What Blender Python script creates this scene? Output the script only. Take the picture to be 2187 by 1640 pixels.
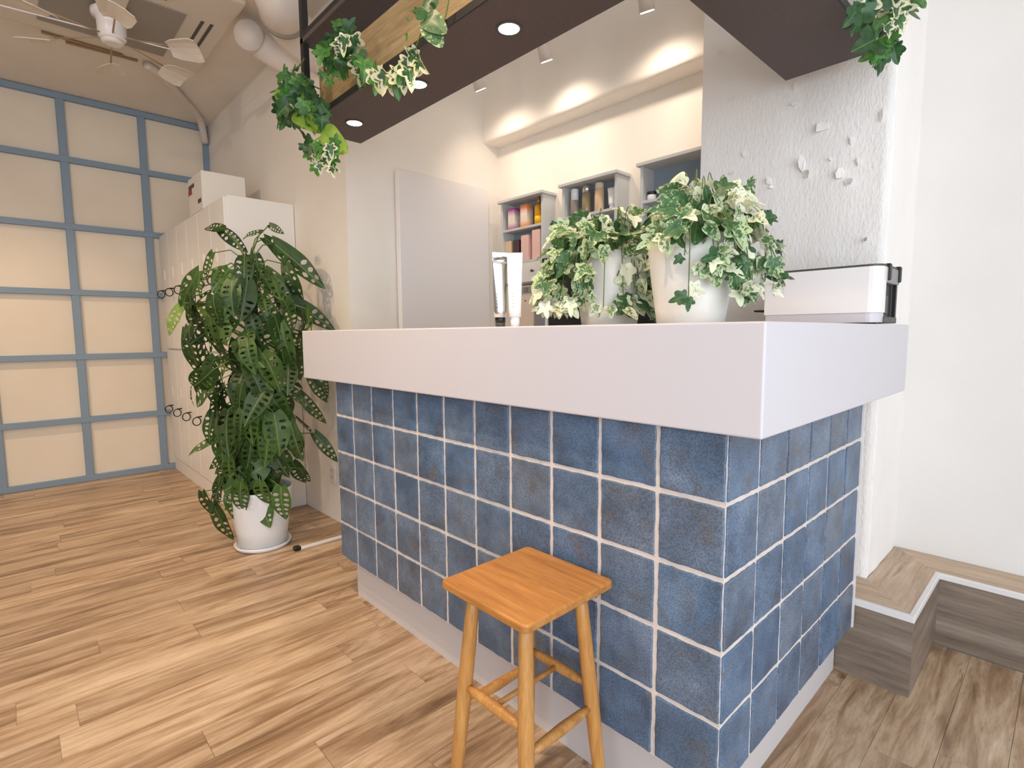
import bpy, bmesh, math, random
from mathutils import Vector, Matrix, noise
R_ = random.Random(7)
for o in list(bpy.data.objects): bpy.data.objects.remove(o)
scene = bpy.context.scene
COL = scene.collection

# ------------------------------------------------------------------ camera
YAW, PITCH, ROLL, FPX = 0.8149, -0.0944, -0.0073, 1144.24
CAM = Vector((0.4388, -0.9688, 1.0998))
_f = Vector((-math.sin(YAW)*math.cos(PITCH), math.cos(YAW)*math.cos(PITCH), math.sin(PITCH)))
_r0 = Vector((math.cos(YAW), math.sin(YAW), 0)); _u0 = _r0.cross(_f)
_r = _r0*math.cos(ROLL)+_u0*math.sin(ROLL); _u = -_r0*math.sin(ROLL)+_u0*math.cos(ROLL)
cd = bpy.data.cameras.new('camera'); cam = bpy.data.objects.new('camera', cd); COL.objects.link(cam)
cd.sensor_width = 36; cd.lens = FPX/2187*36; cd.clip_start = 0.02
m3 = Matrix((_r, _u, -_f)).transposed()
cam.matrix_world = Matrix.Translation(CAM) @ m3.to_4x4()
scene.camera = cam
def P(u, v, ax, val):
    d = _r*((u-1093.5)/FPX) + _u*(-(v-820)/FPX) + _f
    return CAM + d*((val-CAM[ax])/d[ax])

# ------------------------------------------------------------------ world, lights, exposure
w = bpy.data.worlds.new('sky'); scene.world = w; w.use_nodes = True
w.node_tree.nodes['Background'].inputs[0].default_value = (0.80, 0.90, 1.0, 1)
w.node_tree.nodes['Background'].inputs[1].default_value = 0.50
vs = scene.view_settings
vs.view_transform = 'Standard'; vs.look = 'None'; vs.gamma = 1.0; vs.use_curve_mapping = False
vs.exposure = 0.28
WARM = (1.0, 0.74, 0.48)
def spot(name, loc, aim, power, angle=80, blend=0.5, size=0.03, color=WARM):
    l = bpy.data.lights.new(name, 'SPOT'); l.energy = power; l.color = color
    l.spot_size = math.radians(angle); l.spot_blend = blend; l.shadow_soft_size = size
    o = bpy.data.objects.new(name, l); COL.objects.link(o); o.location = loc
    o.rotation_euler = (Vector(aim)-Vector(loc)).to_track_quat('-Z', 'Y').to_euler()
    return o
def area(name, loc, aim, sx, sy, power, color):
    l = bpy.data.lights.new(name, 'AREA'); l.shape = 'RECTANGLE'; l.size = sx; l.size_y = sy; l.energy = power; l.color = color
    o = bpy.data.objects.new(name, l); COL.objects.link(o); o.location = loc
    o.rotation_euler = (Vector(aim)-Vector(loc)).to_track_quat('-Z', 'Y').to_euler()
    return o
# daylight entering through the shop front (open glazed side to the right of and behind the camera)
area('shopfront_daylight', (2.7, -1.3, 1.35), (-0.2, 0.6, 0.6), 3.0, 2.4, 78, (0.85, 0.925, 1.0))
area('street_side_fill', (1.3, -3.2, 1.45), (0.2, 1.0, 1.1), 2.6, 2.3, 30, (0.88, 0.94, 1.0))  # added cool fill from behind the camera, lifts column and counter fronts
# ceiling spotlights of the main room (their fixtures are built below)
ROOM_SPOTS = [((-0.92, -0.74, 2.68), (-0.75, -0.35, 0.0), 112), ((-2.15, -0.95, 2.68), (-2.15, -0.6, 0.0), 60),
              ((-3.7, -1.35, 2.68), (-3.9, -0.9, 0.3), 86), ((-1.6, -2.0, 2.68), (-2.9, -0.2, 1.0), 66)]

# ------------------------------------------------------------------ materials
def srgb(h):
    h = h.lstrip('#'); c = [int(h[i:i+2], 16)/255 for i in (0, 2, 4)]
    return tuple((x/12.92 if x <= 0.04045 else ((x+0.055)/1.055)**2.4) for x in c)+(1,)
MATS = {}
class NT:
    def __init__(s, name):
        s.m = bpy.data.materials.new(name); s.m.use_nodes = True; MATS[name] = s.m
        s.t = s.m.node_tree; s.b = s.t.nodes['Principled BSDF']; s.out = s.t.nodes['Material Output']
    def n(s, typ, **kw):
        x = s.t.nodes.new(typ)
        for k, v in kw.items():
            if k.startswith('i_'):
                key = k[2:]; key = int(key) if key.isdigit() else key
                x.inputs[key].default_value = v
            else: setattr(x, k, v)
        return x
    def l(s, a, b): s.t.links.new(a, b)
    def set(s, **kw):
        for k, v in kw.items(): s.b.inputs[k.replace('_', ' ')].default_value = v
    def ramp(s, fac, stops):
        r = s.n('ShaderNodeValToRGB'); e = r.color_ramp.elements
        while len(e) < len(stops): e.new(0.5)
        for el, (p, c) in zip(e, stops): el.position = p; el.color = srgb(c) if isinstance(c, str) else c
        s.l(fac, r.inputs[0]); return r.outputs[0]
    def mix(s, fac, a, b, mode='MIX'):
        x = s.n('ShaderNodeMix', data_type='RGBA', blend_type=mode)
        if isinstance(fac, (int, float)): x.inputs[0].default_value = fac
        else: s.l(fac, x.inputs[0])
        for i, v in ((6, a), (7, b)):
            if isinstance(v, str): x.inputs[i].default_value = srgb(v)
            else: s.l(v, x.inputs[i])
        return x.outputs[2]
    def coords(s, kind='Object', scale=(1, 1, 1), rand=False):
        tc = s.n('ShaderNodeTexCoord'); mp = s.n('ShaderNodeMapping'); mp.inputs['Scale'].default_value = scale
        s.l(tc.outputs[kind], mp.inputs[0])
        if rand:
            oi = s.n('ShaderNodeObjectInfo'); cb = s.n('ShaderNodeCombineXYZ'); ml = s.n('ShaderNodeMath', operation='MULTIPLY', i_1=37.0)
            s.l(oi.outputs['Random'], ml.inputs[0])
            for i in range(3): s.l(ml.outputs[0], cb.inputs[i])
            s.l(cb.outputs[0], mp.inputs['Location'])
        return mp.outputs[0]
    def noise(s, vec, scale, detail=4, rough=0.55, dist=0.0):
        x = s.n('ShaderNodeTexNoise', i_Scale=scale, i_Detail=detail, i_Roughness=rough, i_Distortion=dist)
        s.l(vec, x.inputs['Vector']); return x.outputs[0]
    def bump(s, h, strength=0.3, dist=0.01):
        b = s.n('ShaderNodeBump', i_Strength=strength, i_Distance=dist)
        s.l(h, b.inputs['Height']); s.l(b.outputs[0], s.b.inputs['Normal']); return b
    def color(s, c): s.l(c, s.b.inputs['Base Color'])
def plain(name, hexc, rough=0.5, metal=0.0, **kw):
    t = NT(name); t.set(Base_Color=srgb(hexc), Roughness=rough, Metallic=metal, **kw); return t.m
def painted(name, a, b, rough=0.75, scale=2.0, bump=0.12, bscale=60, stretch=(1, 1, 1)):
    t = NT(name); v = t.coords('Object', stretch)
    t.color(t.ramp(t.noise(v, scale, 5), [(0.35, a), (0.65, b)])); t.set(Roughness=rough)
    t.bump(t.noise(v, bscale, 6, 0.6), bump, 0.004); return t.m

wall_white = painted('wall_white', '#ece4da', '#f1eae1')
wall_clean = painted('wall_clean', '#dedad6', '#e3dfdb', bump=0.05)
ceil_paint = painted('ceiling_paint', '#e4d9cb', '#ece2d5', bump=0.25, bscale=18)
plaster = painted('rough_plaster', '#efeae6', '#f5f1ee', rough=0.85, bump=0.9, bscale=110, stretch=(1.0, 1.0, 0.45))
flake_m = painted('flake_plaster', '#efebe7', '#f4f0ec', rough=0.85, bump=0.5, bscale=90)
panel_cream = painted('cream_panel', '#e2d3bf', '#e8dac7', rough=0.6, bump=0.05)
blue_frame = plain('blue_frame', '#8093a5', 0.55)
white_lam = plain('white_laminate', '#c9c5cb', 0.35)
white_door = plain('white_door', '#eae4e2', 0.5)
locker_w = plain('locker_white', '#e9e4de', 0.4)
white_pl = plain('white_plastic', '#ebe6e6', 0.28)
white_off = plain('white_offwhite', '#e6dfd6', 0.5)
grout = painted('grout', '#d0c5c0', '#dcd1cb', rough=0.9, scale=30, bump=0.4, bscale=200)
plinth_m = plain('plinth_white', '#c9c3c3', 0.6)
black_m = plain('black_metal', '#1d1a1b', 0.5)
dark_panel = painted('dark_panel', '#584b49', '#5e514e', rough=0.65, scale=90, bump=0.1, bscale=300)
black_pl = plain('black_plastic', '#17161a', 0.35)
grey_pl = plain('grey_plastic', '#8c8a86', 0.5)
dark_grey = plain('dark_grey', '#4a4946', 0.5)
grey_panel = plain('grey_panel', '#85838a', 0.5)
shelf_grey = plain('shelf_grey', '#c9c9c6', 0.6)
shelf_blue = plain('shelf_blue', '#8a97a3', 0.7)
silver = plain('silver', '#d8d6d4', 0.25, 0.9)
alu = plain('aluminium', '#dfe3ea', 0.22, 1.0)
beige_card = plain('beige_card', '#d8c6b4', 0.6)
pink_box = plain('pink_box', '#ecc0b4', 0.6)
beige_box = plain('beige_box', '#dcc09a', 0.6)
dark_box = plain('dark_box', '#4a3236', 0.5)
red_m = plain('red_print', '#a23434', 0.6)
ink = plain('ink', '#33302f', 0.6)
faint_ink = plain('faint_ink', '#8d8789', 0.6)
soil = painted('soil', '#2a1d14', '#3c2a1e', rough=0.95, scale=60, bump=1.0, bscale=120)
ac_grey = plain('ac_grille', '#9c958c', 0.6)
ac_white = plain('ac_white', '#ded2c2', 0.5)
duct_m = plain('duct_white', '#ddd2c8', 0.55)
pot_white = plain('glazed_pot_white', '#dfe0e3', 0.3)
brown_pipe = plain('brown_pipe', '#a58a6a', 0.6)
white_rim = plain('nosing_white', '#dedad9', 0.4)
cap_white = plain('cap_white', '#f2eeec', 0.3)

def emis(name, col, s):
    t = NT(name); t.set(Base_Color=(0, 0, 0, 1)); t.b.inputs['Emission Color'].default_value = col; t.b.inputs['Emission Strength'].default_value = s; return t.m
lamp_on = emis('lamp_lens', (1.0, 0.9, 0.76, 1), 9.0)

def tilemat():
    t = NT('blue_glazed_tile'); v = t.coords('Object', (1, 1, 1), True)
    big = t.noise(v, 9, 4, 0.6); c = t.ramp(big, [(0.30, '#4c5c71'), (0.5, '#5f7590'), (0.72, '#788ca5')])
    brown = t.ramp(t.noise(v, 14, 5, 0.65, 0.6), [(0.52, (0, 0, 0, 1)), (0.74, (0.75, 0.75, 0.75, 1))])
    c = t.mix(brown, c, '#6b6767')
    oi = t.n('ShaderNodeObjectInfo'); hs = t.n('ShaderNodeHueSaturation')
    mr = t.n('ShaderNodeMapRange', i_3=0.90, i_4=1.08); t.l(oi.outputs['Random'], mr.inputs[0]); t.l(mr.outputs[0], hs.inputs['Value'])
    m2 = t.n('ShaderNodeMath', operation='FRACT'); m3_ = t.n('ShaderNodeMath', operation='MULTIPLY', i_1=7.31)
    t.l(oi.outputs['Random'], m3_.inputs[0]); t.l(m3_.outputs[0], m2.inputs[0])
    mr2 = t.n('ShaderNodeMapRange', i_3=0.8, i_4=1.15); t.l(m2.outputs[0], mr2.inputs[0]); t.l(mr2.outputs[0], hs.inputs['Saturation'])
    t.l(c, hs.inputs['Color'])
    spk = t.ramp(t.noise(v, 260, 3, 0.7), [(0.40, '#39475a'), (0.58, '#ffffff')])
    c2 = t.mix(0.45, hs.outputs[0], spk, 'MULTIPLY')
    t.color(c2); t.set(Roughness=0.42); t.bump(t.noise(v, 45, 5, 0.7), 0.25, 0.004); return t.m
tile_m = tilemat()

def woodmat(name, stops, along='y', gscale=1.0, rough=0.4, rand=True, bump=0.12, cracks=True):
    t = NT(name)
    sc = {'y': (9, 0.75, 9), 'x': (0.75, 9, 9), 'z': (9, 9, 0.75)}[along]
    sc = tuple(a*gscale for a in sc)
    v = t.coords('Object', sc, rand)
    g = t.noise(v, 2.2, 8, 0.62, 0.8)
    c = t.ramp(g, stops)
    sf = tuple(a*5 for a in sc); v2 = t.coords('Object', (sf[0], sf[1], sf[2]), rand)
    fine = t.ramp(t.noise(v2, 2.5, 4, 0.7), [(0.35, (0.62, 0.58, 0.55, 1)), (0.6, (1, 1, 1, 1))])
    c = t.mix(0.55, c, fine, 'MULTIPLY')
    if cracks:
        v3 = t.coords('Object', tuple(a*0.45 for a in sc), rand)
        k = t.ramp(t.noise(v3, 9, 6, 0.75, 1.5), [(0.57, (0, 0, 0, 1)), (0.70, (0.65, 0.65, 0.65, 1))])
        c = t.mix(k, c, '#6f5844')
    if rand:
        oi = t.n('ShaderNodeObjectInfo'); hs = t.n('ShaderNodeHueSaturation')
        mr = t.n('ShaderNodeMapRange', i_3=0.90, i_4=1.08); t.l(oi.outputs['Random'], mr.inputs[0]); t.l(mr.outputs[0], hs.inputs['Value'])
        t.l(c, hs.inputs['Color']); c = hs.outputs[0]
    t.color(c); t.set(Roughness=rough); t.bump(g, bump, 0.003); return t.m
floor_wood = woodmat('vinyl_plank', [(0.30, '#765c44'), (0.42, '#a08265'), (0.54, '#bda286'), (0.72, '#d3bda3')])
riser_wood_x = woodmat('riser_wood_x', [(0.25, '#63564b'), (0.5, '#857669'), (0.75, '#a29487')], 'x', rand=False)
riser_wood_y = woodmat('riser_wood_y', [(0.25, '#63564b'), (0.5, '#857669'), (0.75, '#a29487')], 'y', rand=False)
tread_x = woodmat('tread_wood_x', [(0.25, '#a58a70'), (0.5, '#c0a68c'), (0.75, '#d6c0a8')], 'x', rand=False)
tread_y = woodmat('tread_wood_y', [(0.25, '#a58a70'), (0.5, '#c0a68c'), (0.75, '#d6c0a8')], 'y', rand=False)
oak = woodmat('oak_stool', [(0.25, '#a56b30'), (0.5, '#bd8142'), (0.75, '#cc9350')], 'x', 1.6, 0.42, True, 0.05, False)
oak_leg = woodmat('oak_leg', [(0.25, '#a8723a'), (0.5, '#bf8a4c'), (0.75, '#cf9c5c')], 'z', 1.6, 0.42, True, 0.05, False)
oak_board = woodmat('oak_board', [(0.25, '#b08d5f'), (0.5, '#c9a877'), (0.75, '#d9ba8b')], 'x', 1.5, 0.55, False, 0.05, False)
oak_board_y = woodmat('oak_board_y', [(0.25, '#b08d5f'), (0.5, '#c9a877'), (0.75, '#d9ba8b')], 'y', 1.5, 0.55, False, 0.05, False)

def leafmat(name, a, b, cream=None, amount=0.5, edge=False, rough=0.4, transl=0.25):
    t = NT(name); v = t.coords('Object', (1, 1, 1), True)
    oi = t.n('ShaderNodeObjectInfo')
    c = t.mix(t.ramp(t.noise(v, 5, 3), [(0.35, (0, 0, 0, 1)), (0.65, (1, 1, 1, 1))]), a, b)
    if cream:
        at = t.n('ShaderNodeAttribute', attribute_name='edge')
        nz = t.noise(v, 7.5, 3, 0.6, 0.6)
        ad = t.n('ShaderNodeMath', operation='MULTIPLY_ADD'); t.l(at.outputs['Fac'], ad.inputs[0])
        ad.inputs[1].default_value = 0.75 if edge else 0.22; t.l(nz, ad.inputs[2])
        if not edge:
            r = t.n('ShaderNodeMath', operation='MULTIPLY_ADD', i_1=0.34, i_2=-0.17); t.l(oi.outputs['Random'], r.inputs[0])
            s2 = t.n('ShaderNodeMath', operation='ADD'); t.l(ad.outputs[0], s2.inputs[0]); t.l(r.outputs[0], s2.inputs[1]); ad = s2
        lo = (0.97 if edge else 0.83 - amount*0.42)
        f = t.ramp(ad.outputs[0], [(min(0.97, lo-0.05), (0, 0, 0, 1)), (min(0.99, lo+0.03), (1, 1, 1, 1))])
        c = t.mix(f, c, cream)
    tc = t.n('ShaderNodeTexCoord'); sx = t.n('ShaderNodeSeparateXYZ'); t.l(tc.outputs['Object'], sx.inputs[0])
    ab = t.n('ShaderNodeMath', operation='ABSOLUTE'); t.l(sx.outputs[1], ab.inputs[0])
    lt = t.n('ShaderNodeMath', operation='LESS_THAN', i_1=0.014); t.l(ab.outputs[0], lt.inputs[0])
    rib = t.n('ShaderNodeMath', operation='MULTIPLY', i_1=0.28); t.l(lt.outputs[0], rib.inputs[0])
    c = t.mix(rib.outputs[0], c, '#a9bd86')
    hs = t.n('ShaderNodeHueSaturation'); mr = t.n('ShaderNodeMapRange', i_3=0.7, i_4=1.15); t.l(oi.outputs['Random'], mr.inputs[0]); t.l(mr.outputs[0], hs.inputs['Value'])
    t.l(c, hs.inputs['Color']); t.color(hs.outputs[0]); t.set(Roughness=rough)
    tr = t.n('ShaderNodeBsdfTranslucent'); t.l(hs.outputs[0], tr.inputs[0])
    mx = t.n('ShaderNodeMixShader', i_0=transl); t.l(t.b.outputs[0], mx.inputs[1]); t.l(tr.outputs[0], mx.inputs[2]); t.l(mx.outputs[0], t.out.inputs[0])
    return t.m
mon_dark = leafmat('monstera_leaf_dark', '#2a431a', '#3c5826', rough=0.45)
mon_mid = leafmat('monstera_leaf', '#3b5a24', '#4f7030', rough=0.45)
mon_lime = leafmat('monstera_leaf_young', '#7f9f46', '#9cb85e', rough=0.5, transl=0.4)
ivy_green = leafmat('ivy_leaf_green', '#3a6238', '#55804d', '#bccb9e', 0.30)
ivy_var = leafmat('ivy_leaf_variegated', '#426c3b', '#618c50', '#e2e6c8', 0.62)
ivy_pale = leafmat('ivy_leaf_pale', '#6d9157', '#8faf74', '#eeeed8', 0.80)
ivy_dark = leafmat('ivy_leaf_dark', '#284c2a', '#3b6438')
ivy_edge = leafmat('ivy_leaf_white_edged', '#2c5234', '#45703f', '#e4e2c0', 0.5, True)
pothos = leafmat('pothos_leaf', '#7fae3c', '#a5c84e', transl=0.4)
garland_g = leafmat('garland_leaf_green', '#3c6f31', '#5a9140')
stem_g = plain('stem_green', '#5b6f35', 0.6)
stem_b = plain('stem_brown', '#6b6238', 0.7)
moss = painted('moss_pole', '#2c342c', '#414a41', rough=0.95, scale=40, bump=1.0, bscale=120)
planter = painted('planter_cream', '#d8d6d0', '#e6e2da', rough=0.35, scale=9, bump=0.05)

# ------------------------------------------------------------------ geometry helpers
ORG = {}
def org(o):
    p = Vector((0, 0, 0))
    while o: p = p + o.location; o = o.parent
    return p
def mk(name, verts, faces, mat, parent=None, smooth=False):
    me = bpy.data.meshes.new(name)
    off = org(parent)
    me.from_pydata([tuple(Vector(v)-off) for v in verts], [], faces); me.update()
    if smooth:
        for p in me.polygons: p.use_smooth = True
    o = bpy.data.objects.new(name, me); COL.objects.link(o); me.materials.append(mat)
    if parent: o.parent = parent
    return o
def from_bm(name, bm, mat, parent=None, smooth=False):
    me = bpy.data.meshes.new(name); off = org(parent)
    bmesh.ops.translate(bm, verts=bm.verts, vec=-off)
    bm.normal_update(); bm.to_mesh(me); bm.free()
    if smooth:
        for p in me.polygons: p.use_smooth = True
    o = bpy.data.objects.new(name, me); COL.objects.link(o); me.materials.append(mat)
    if parent: o.parent = parent
    return o
def bm_box(bm, x0, x1, y0, y1, z0, z1, bevel=0.0, seg=1):
    r = bmesh.ops.create_cube(bm, size=1.0)['verts']
    for v in r:
        v.co = Vector(((x0+x1)/2+v.co.x*(x1-x0), (y0+y1)/2+v.co.y*(y1-y0), (z0+z1)/2+v.co.z*(z1-z0)))
    if bevel:
        es = {e for v in r for e in v.link_edges}
        bmesh.ops.bevel(bm, geom=list(es), offset=bevel, segments=seg, affect='EDGES', profile=0.6)
def box(name, x0, x1, y0, y1, z0, z1, mat, parent=None, bevel=0.0, seg=1):
    bm = bmesh.new(); bm_box(bm, x0, x1, y0, y1, z0, z1, bevel, seg); return from_bm(name, bm, mat, parent)
def bm_tube(bm, pts, rad, n=8, cap=True):
    pts = [Vector(p) for p in pts]; rings = []
    up = None
    for i, p in enumerate(pts):
        t = (pts[min(i+1, len(pts)-1)]-pts[max(i-1, 0)]).normalized()
        if up is None: up = Vector((0, 0, 1)) if abs(t.z) < 0.9 else Vector((1, 0, 0))
        a = t.cross(up).normalized(); b = a.cross(t).normalized(); up = b
        r = rad[i] if isinstance(rad, (list, tuple)) else rad
        rings.append([bm.verts.new(p+a*(math.cos(2*math.pi*k/n)*r)+b*(math.sin(2*math.pi*k/n)*r)) for k in range(n)])
    for A, B in zip(rings, rings[1:]):
        for k in range(n): bm.faces.new((A[k], A[(k+1) % n], B[(k+1) % n], B[k]))
    if cap:
        bm.faces.new(rings[0][::-1]); bm.faces.new(rings[-1])
def tube(name, pts, rad, mat, parent=None, n=8):
    bm = bmesh.new(); bm_tube(bm, pts, rad, n); return from_bm(name, bm, mat, parent, True)
def lathe(name, prof, cx, cy, mat, parent=None, n=32, smooth=True, sx=1.0, caps=True):
    V = []; F = []
    for r, z in prof:
        for k in range(n):
            a = 2*math.pi*k/n; V.append((cx+r*math.cos(a)*sx, cy+r*math.sin(a), z))
    for i in range(len(prof)-1):
        for k in range(n):
            F.append((i*n+k, i*n+(k+1) % n, (i+1)*n+(k+1) % n, (i+1)*n+k))
    if caps:
        F.append(tuple(range(n))[::-1]); m = (len(prof)-1)*n; F.append(tuple(m+k for k in range(n)))
    o = mk(name, V, F, mat, parent)
    if smooth:
        for p in o.data.polygons:
            if len(p.vertices) == 4: p.use_smooth = True
    return o
def prism(name, poly, axis, a, b, mat, parent=None):
    n = len(poly)
    def pt(q, h): return {0: (h, q[0], q[1]), 1: (q[0], h, q[1]), 2: (q[0], q[1], h)}[axis]
    bm = bmesh.new(); A = [bm.verts.new(pt(q, a)) for q in poly]; B = [bm.verts.new(pt(q, b)) for q in poly]
    for k in range(n): bm.faces.new((A[k], A[(k+1) % n], B[(k+1) % n], B[k]))
    bm.faces.new(A[::-1]); bm.faces.new(B)
    bmesh.ops.recalc_face_normals(bm, faces=bm.faces); return from_bm(name, bm, mat, parent)
def thing(name, label, cat, loc=(0, 0, 0), group=None):
    o = bpy.data.objects.new(name, None); COL.objects.link(o); o.location = loc; o.empty_display_size = 0.05
    o['label'] = label; o['category'] = cat
    if group: o['group'] = group
    return o
def tag(o, label, cat, group=None):
    o['label'] = label; o['category'] = cat
    if group: o['group'] = group
    return o
def struct(o, label=None):
    o['kind'] = 'structure'
    if label: o['label'] = label
    return o
def inst(name, me, parent, loc, rot=None, scale=None, mat=None):
    o = bpy.data.objects.new(name, me); COL.objects.link(o); o.parent = parent; o.location = loc
    if rot is not None: o.rotation_euler = rot
    if scale is not None: o.scale = (scale,)*3 if isinstance(scale, (int, float)) else scale
    return o

# ------------------------------------------------------------------ the room
ZC = 2.84; XL = -4.71; YA = 0.39; XB = -2.26; YB = 1.465; YR = 1.53
# floor: base slab and planks running along y
floor = box('floor', XL-0.1, 3.0, -3.3, 1.6, -0.12, -0.004, grout); struct(floor, 'brown wood-look plank floor')
PW = 0.130
plank_meshes = []
def plank_mesh(L):
    bm = bmesh.new(); bm_box(bm, -PW/2+0.0004, PW/2-0.0004, -L/2+0.0004, L/2-0.0004, -0.012, 0.0, 0.0007)
    me = bpy.data.meshes.new('plank'); bm.to_mesh(me); bm.free(); me.materials.append(floor_wood); return me
PL = {L: plank_mesh(L) for L in (0.45, 0.7, 0.92)}
kx = 0
x = XL+0.02+PW/2
fl_off = org(floor)
nplank = 0
while x < 1.75:
    yv = -1.75 if x > -1.5 else -2.6
    ymax = 1.34 if x > 0.14 else (0.93 if x > -0.1 else (0.30 if x > XB else YA))
    yv -= R_.random()*0.9
    yv = max(yv, -3.28)
    while yv < ymax-0.01 and nplank < 298:
        L = min(0.92, ymax-yv)
        inst('plank', PL[0.92], floor, (x, yv+L/2, 0.0), None, (1, L/0.92, 1)); nplank += 1
        yv += L
    x += PW
struct(box('ceiling', XL-0.1, 3.0, -3.3, 1.75, ZC, ZC+0.1, ceil_paint), 'warm white painted ceiling')
# walls
wl = box('wall_left', XL-0.12, XL-0.03, -3.3, YA+0.1, 0, ZC, panel_cream); struct(wl, 'cream panel wall with a blue lattice frame')
HZ = [0.022, 0.472, 0.947, 1.424, 1.900, 2.378, 2.815]
VY = [-2.97, -2.49, -2.01, -1.53, -1.05, -0.565, -0.078, 0.372]
for i in range(len(HZ)-1):
    for j in range(len(VY)-1):
        box('panel', XL-0.03, XL-0.008, VY[j]+0.001, VY[j+1]-0.001, HZ[i]+0.001, HZ[i+1]-0.001, panel_cream, wl, 0.002)
for j, y in enumerate(VY): box('vertical_bar', XL-0.008, XL+0.022, y-0.024, y+0.024, 0, ZC, blue_frame, wl, 0.002)
for z in HZ:
    h = 0.021
    box('horizontal_bar', XL-0.008, XL+0.026, -3.2, YA, z-h, z+h, blue_frame, wl, 0.002)
struct(box('wall_back_left', XL-0.1, XB, YA, YA+0.12, 0, ZC, wall_white), 'beige plaster wall behind the lockers')
struct(box('wall_alcove', XB-0.12, XB, YA+0.12, YB+0.1, 0, ZC, wall_white), 'white side wall behind the counter')
struct(box('wall_back', XB-0.12, -0.2, YB, YB+0.1, 0, ZC, wall_white), 'cream wall with the product shelves')
struct(box('wall_right', -0.2, 3.0, YR, YR+0.1, 0, ZC, wall_clean), 'plain off-white wall beside the plaster column')
struct(box('wall_front', XL-0.1, -0.6, -3.4, -3.3, 0, ZC, wall_clean), 'white wall facing the counter')
# beam above the shelf wall, with a slightly wavy lower edge
def beam():
    V = []; F = []; n = 40; prof = [(YB, 2.30), (1.36, 2.30), (1.342, 2.306), (1.336, 2.325), (1.338, 2.5), (1.338, ZC)]
    for i in range(n+1):
        x = XB+(-0.2-XB)*i/n
        for k, (y, z) in enumerate(prof):
            d = 0.006*noise.noise((x*3, z*4, 1.7)) if k not in (0,) else 0
            V.append((x, y+d, z+(0.006*noise.noise((x*4, 5.1, k)) if 0 < k < 4 else 0)))
    m = len(prof)
    for i in range(n):
        for k in range(m-1): F.append((i*m+k, i*m+k+1, (i+1)*m+k+1, (i+1)*m+k))
    o = mk('trim_1', V, F, wall_white, None, True); struct(o, 'white painted concrete beam above the product shelves')
beam()
# rough plaster column
def column():
    x0, x1, y0, y1 = -0.662, -0.016, 1.125, YR
    V = []; F = []; nz = 130; nx = 30; ny = 14
    for j in range(nz+1):
        z = ZC*j/nz
        for i in range(nx+ny+1):
            e = 0.005*noise.noise((1.3, 8.8, z*22))+0.003*noise.noise((0, 3.3, z*60))
            if i <= nx:
                x = x0+(x1-x0)*i/nx; y = y0+0.0035*noise.noise((x*9, 0, z*3))+0.0015*noise.noise((x*60, 2, z*12))
                if i == nx: x += e; y += abs(e)*0.8
                if i == 0: y = y0
            else:
                k = i-nx; y = y0+(y1-y0)*k/ny; x = x1+0.004*noise.noise((5, y*10, z*8))
            V.append((x, y, z))
    m = nx+ny+1
    for j in range(nz):
        for i in range(m-1): F.append((j*m+i, j*m+i+1, (j+1)*m+i+1, (j+1)*m+i))
    b = len(V)
    V += [(x0, y0, 0), (x0, y1, 0), (x0, y1, ZC), (x0, y0, ZC)]; F.append((b, b+3, b+2, b+1))
    col = mk('trim_2', V, F, plaster, None, True); struct(col, 'white column of rough peeling plaster behind the printer')
    rr = random.Random(3)
    def flake(u, v, w, h, lift, tilt):
        c = P(u, v, 1, y0); n = 11
        bm = bmesh.new(); top = []; bot = []
        for k in range(n):
            a = 2*math.pi*k/n; r = 0.7+0.45*rr.random()
            dx = math.cos(a)*w*r; dz = math.sin(a)*h*r
            s = dx*math.cos(tilt)+dz*math.sin(tilt)
            out = 0.003+lift*max(0, 0.5+s/(w+h))**1.6
            top.append(bm.verts.new((c.x+dx, y0-out-0.003, c.z+dz))); bot.append(bm.verts.new((c.x+dx*0.96, y0-out+0.001, c.z+dz*0.96)))
        bm.faces.new(top); bm.faces.new(bot[::-1])
        for k in range(n): bm.faces.new((top[k], bot[k], bot[(k+1) % n], top[(k+1) % n]))
        bmesh.ops.triangulate(bm, faces=[f for f in bm.faces if len(f.verts) > 4])
        bmesh.ops.recalc_face_normals(bm, faces=bm.faces)
        from_bm('plaster_flake', bm, flake_m, col)
    for a in [(1757, 272, .022, .018, .012, 3.6), (1717, 352, .011, .028, .03, 2.2), (1725, 372, .012, .015, .02, 0.3), (1797, 372, .016, .016, .02, 2.5),
              (1815, 388, .014, .012, .014, -0.6), (1700, 222, .014, .007, .008, 4), (1565, 212, .012, .004, .006, 1), (1645, 388, .010, .014, .01, 2),
              (1884, 245, .006, .02, .012, 0.2), (1852, 512, .010, .007, .03, 0), (1700, 185, .008, .016, .006, 1), (1820, 300, .008, .012, .006, 2), (1835, 345, .007, .014, .006, 2),
              (1565, 370, .010, .006, .006, 1), (1590, 330, .006, .012, .005, 2), (1540, 110, .005, .012, .006, 2), (1650, 400, .006, .006, .01, 3), (1545, 395, .008, .004, .006, 1),
              (1880, 60, .005, .02, .008, 0), (1776, 340, .006, .006, .008, 2)]: flake(*a)
    return col
column()
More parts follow.
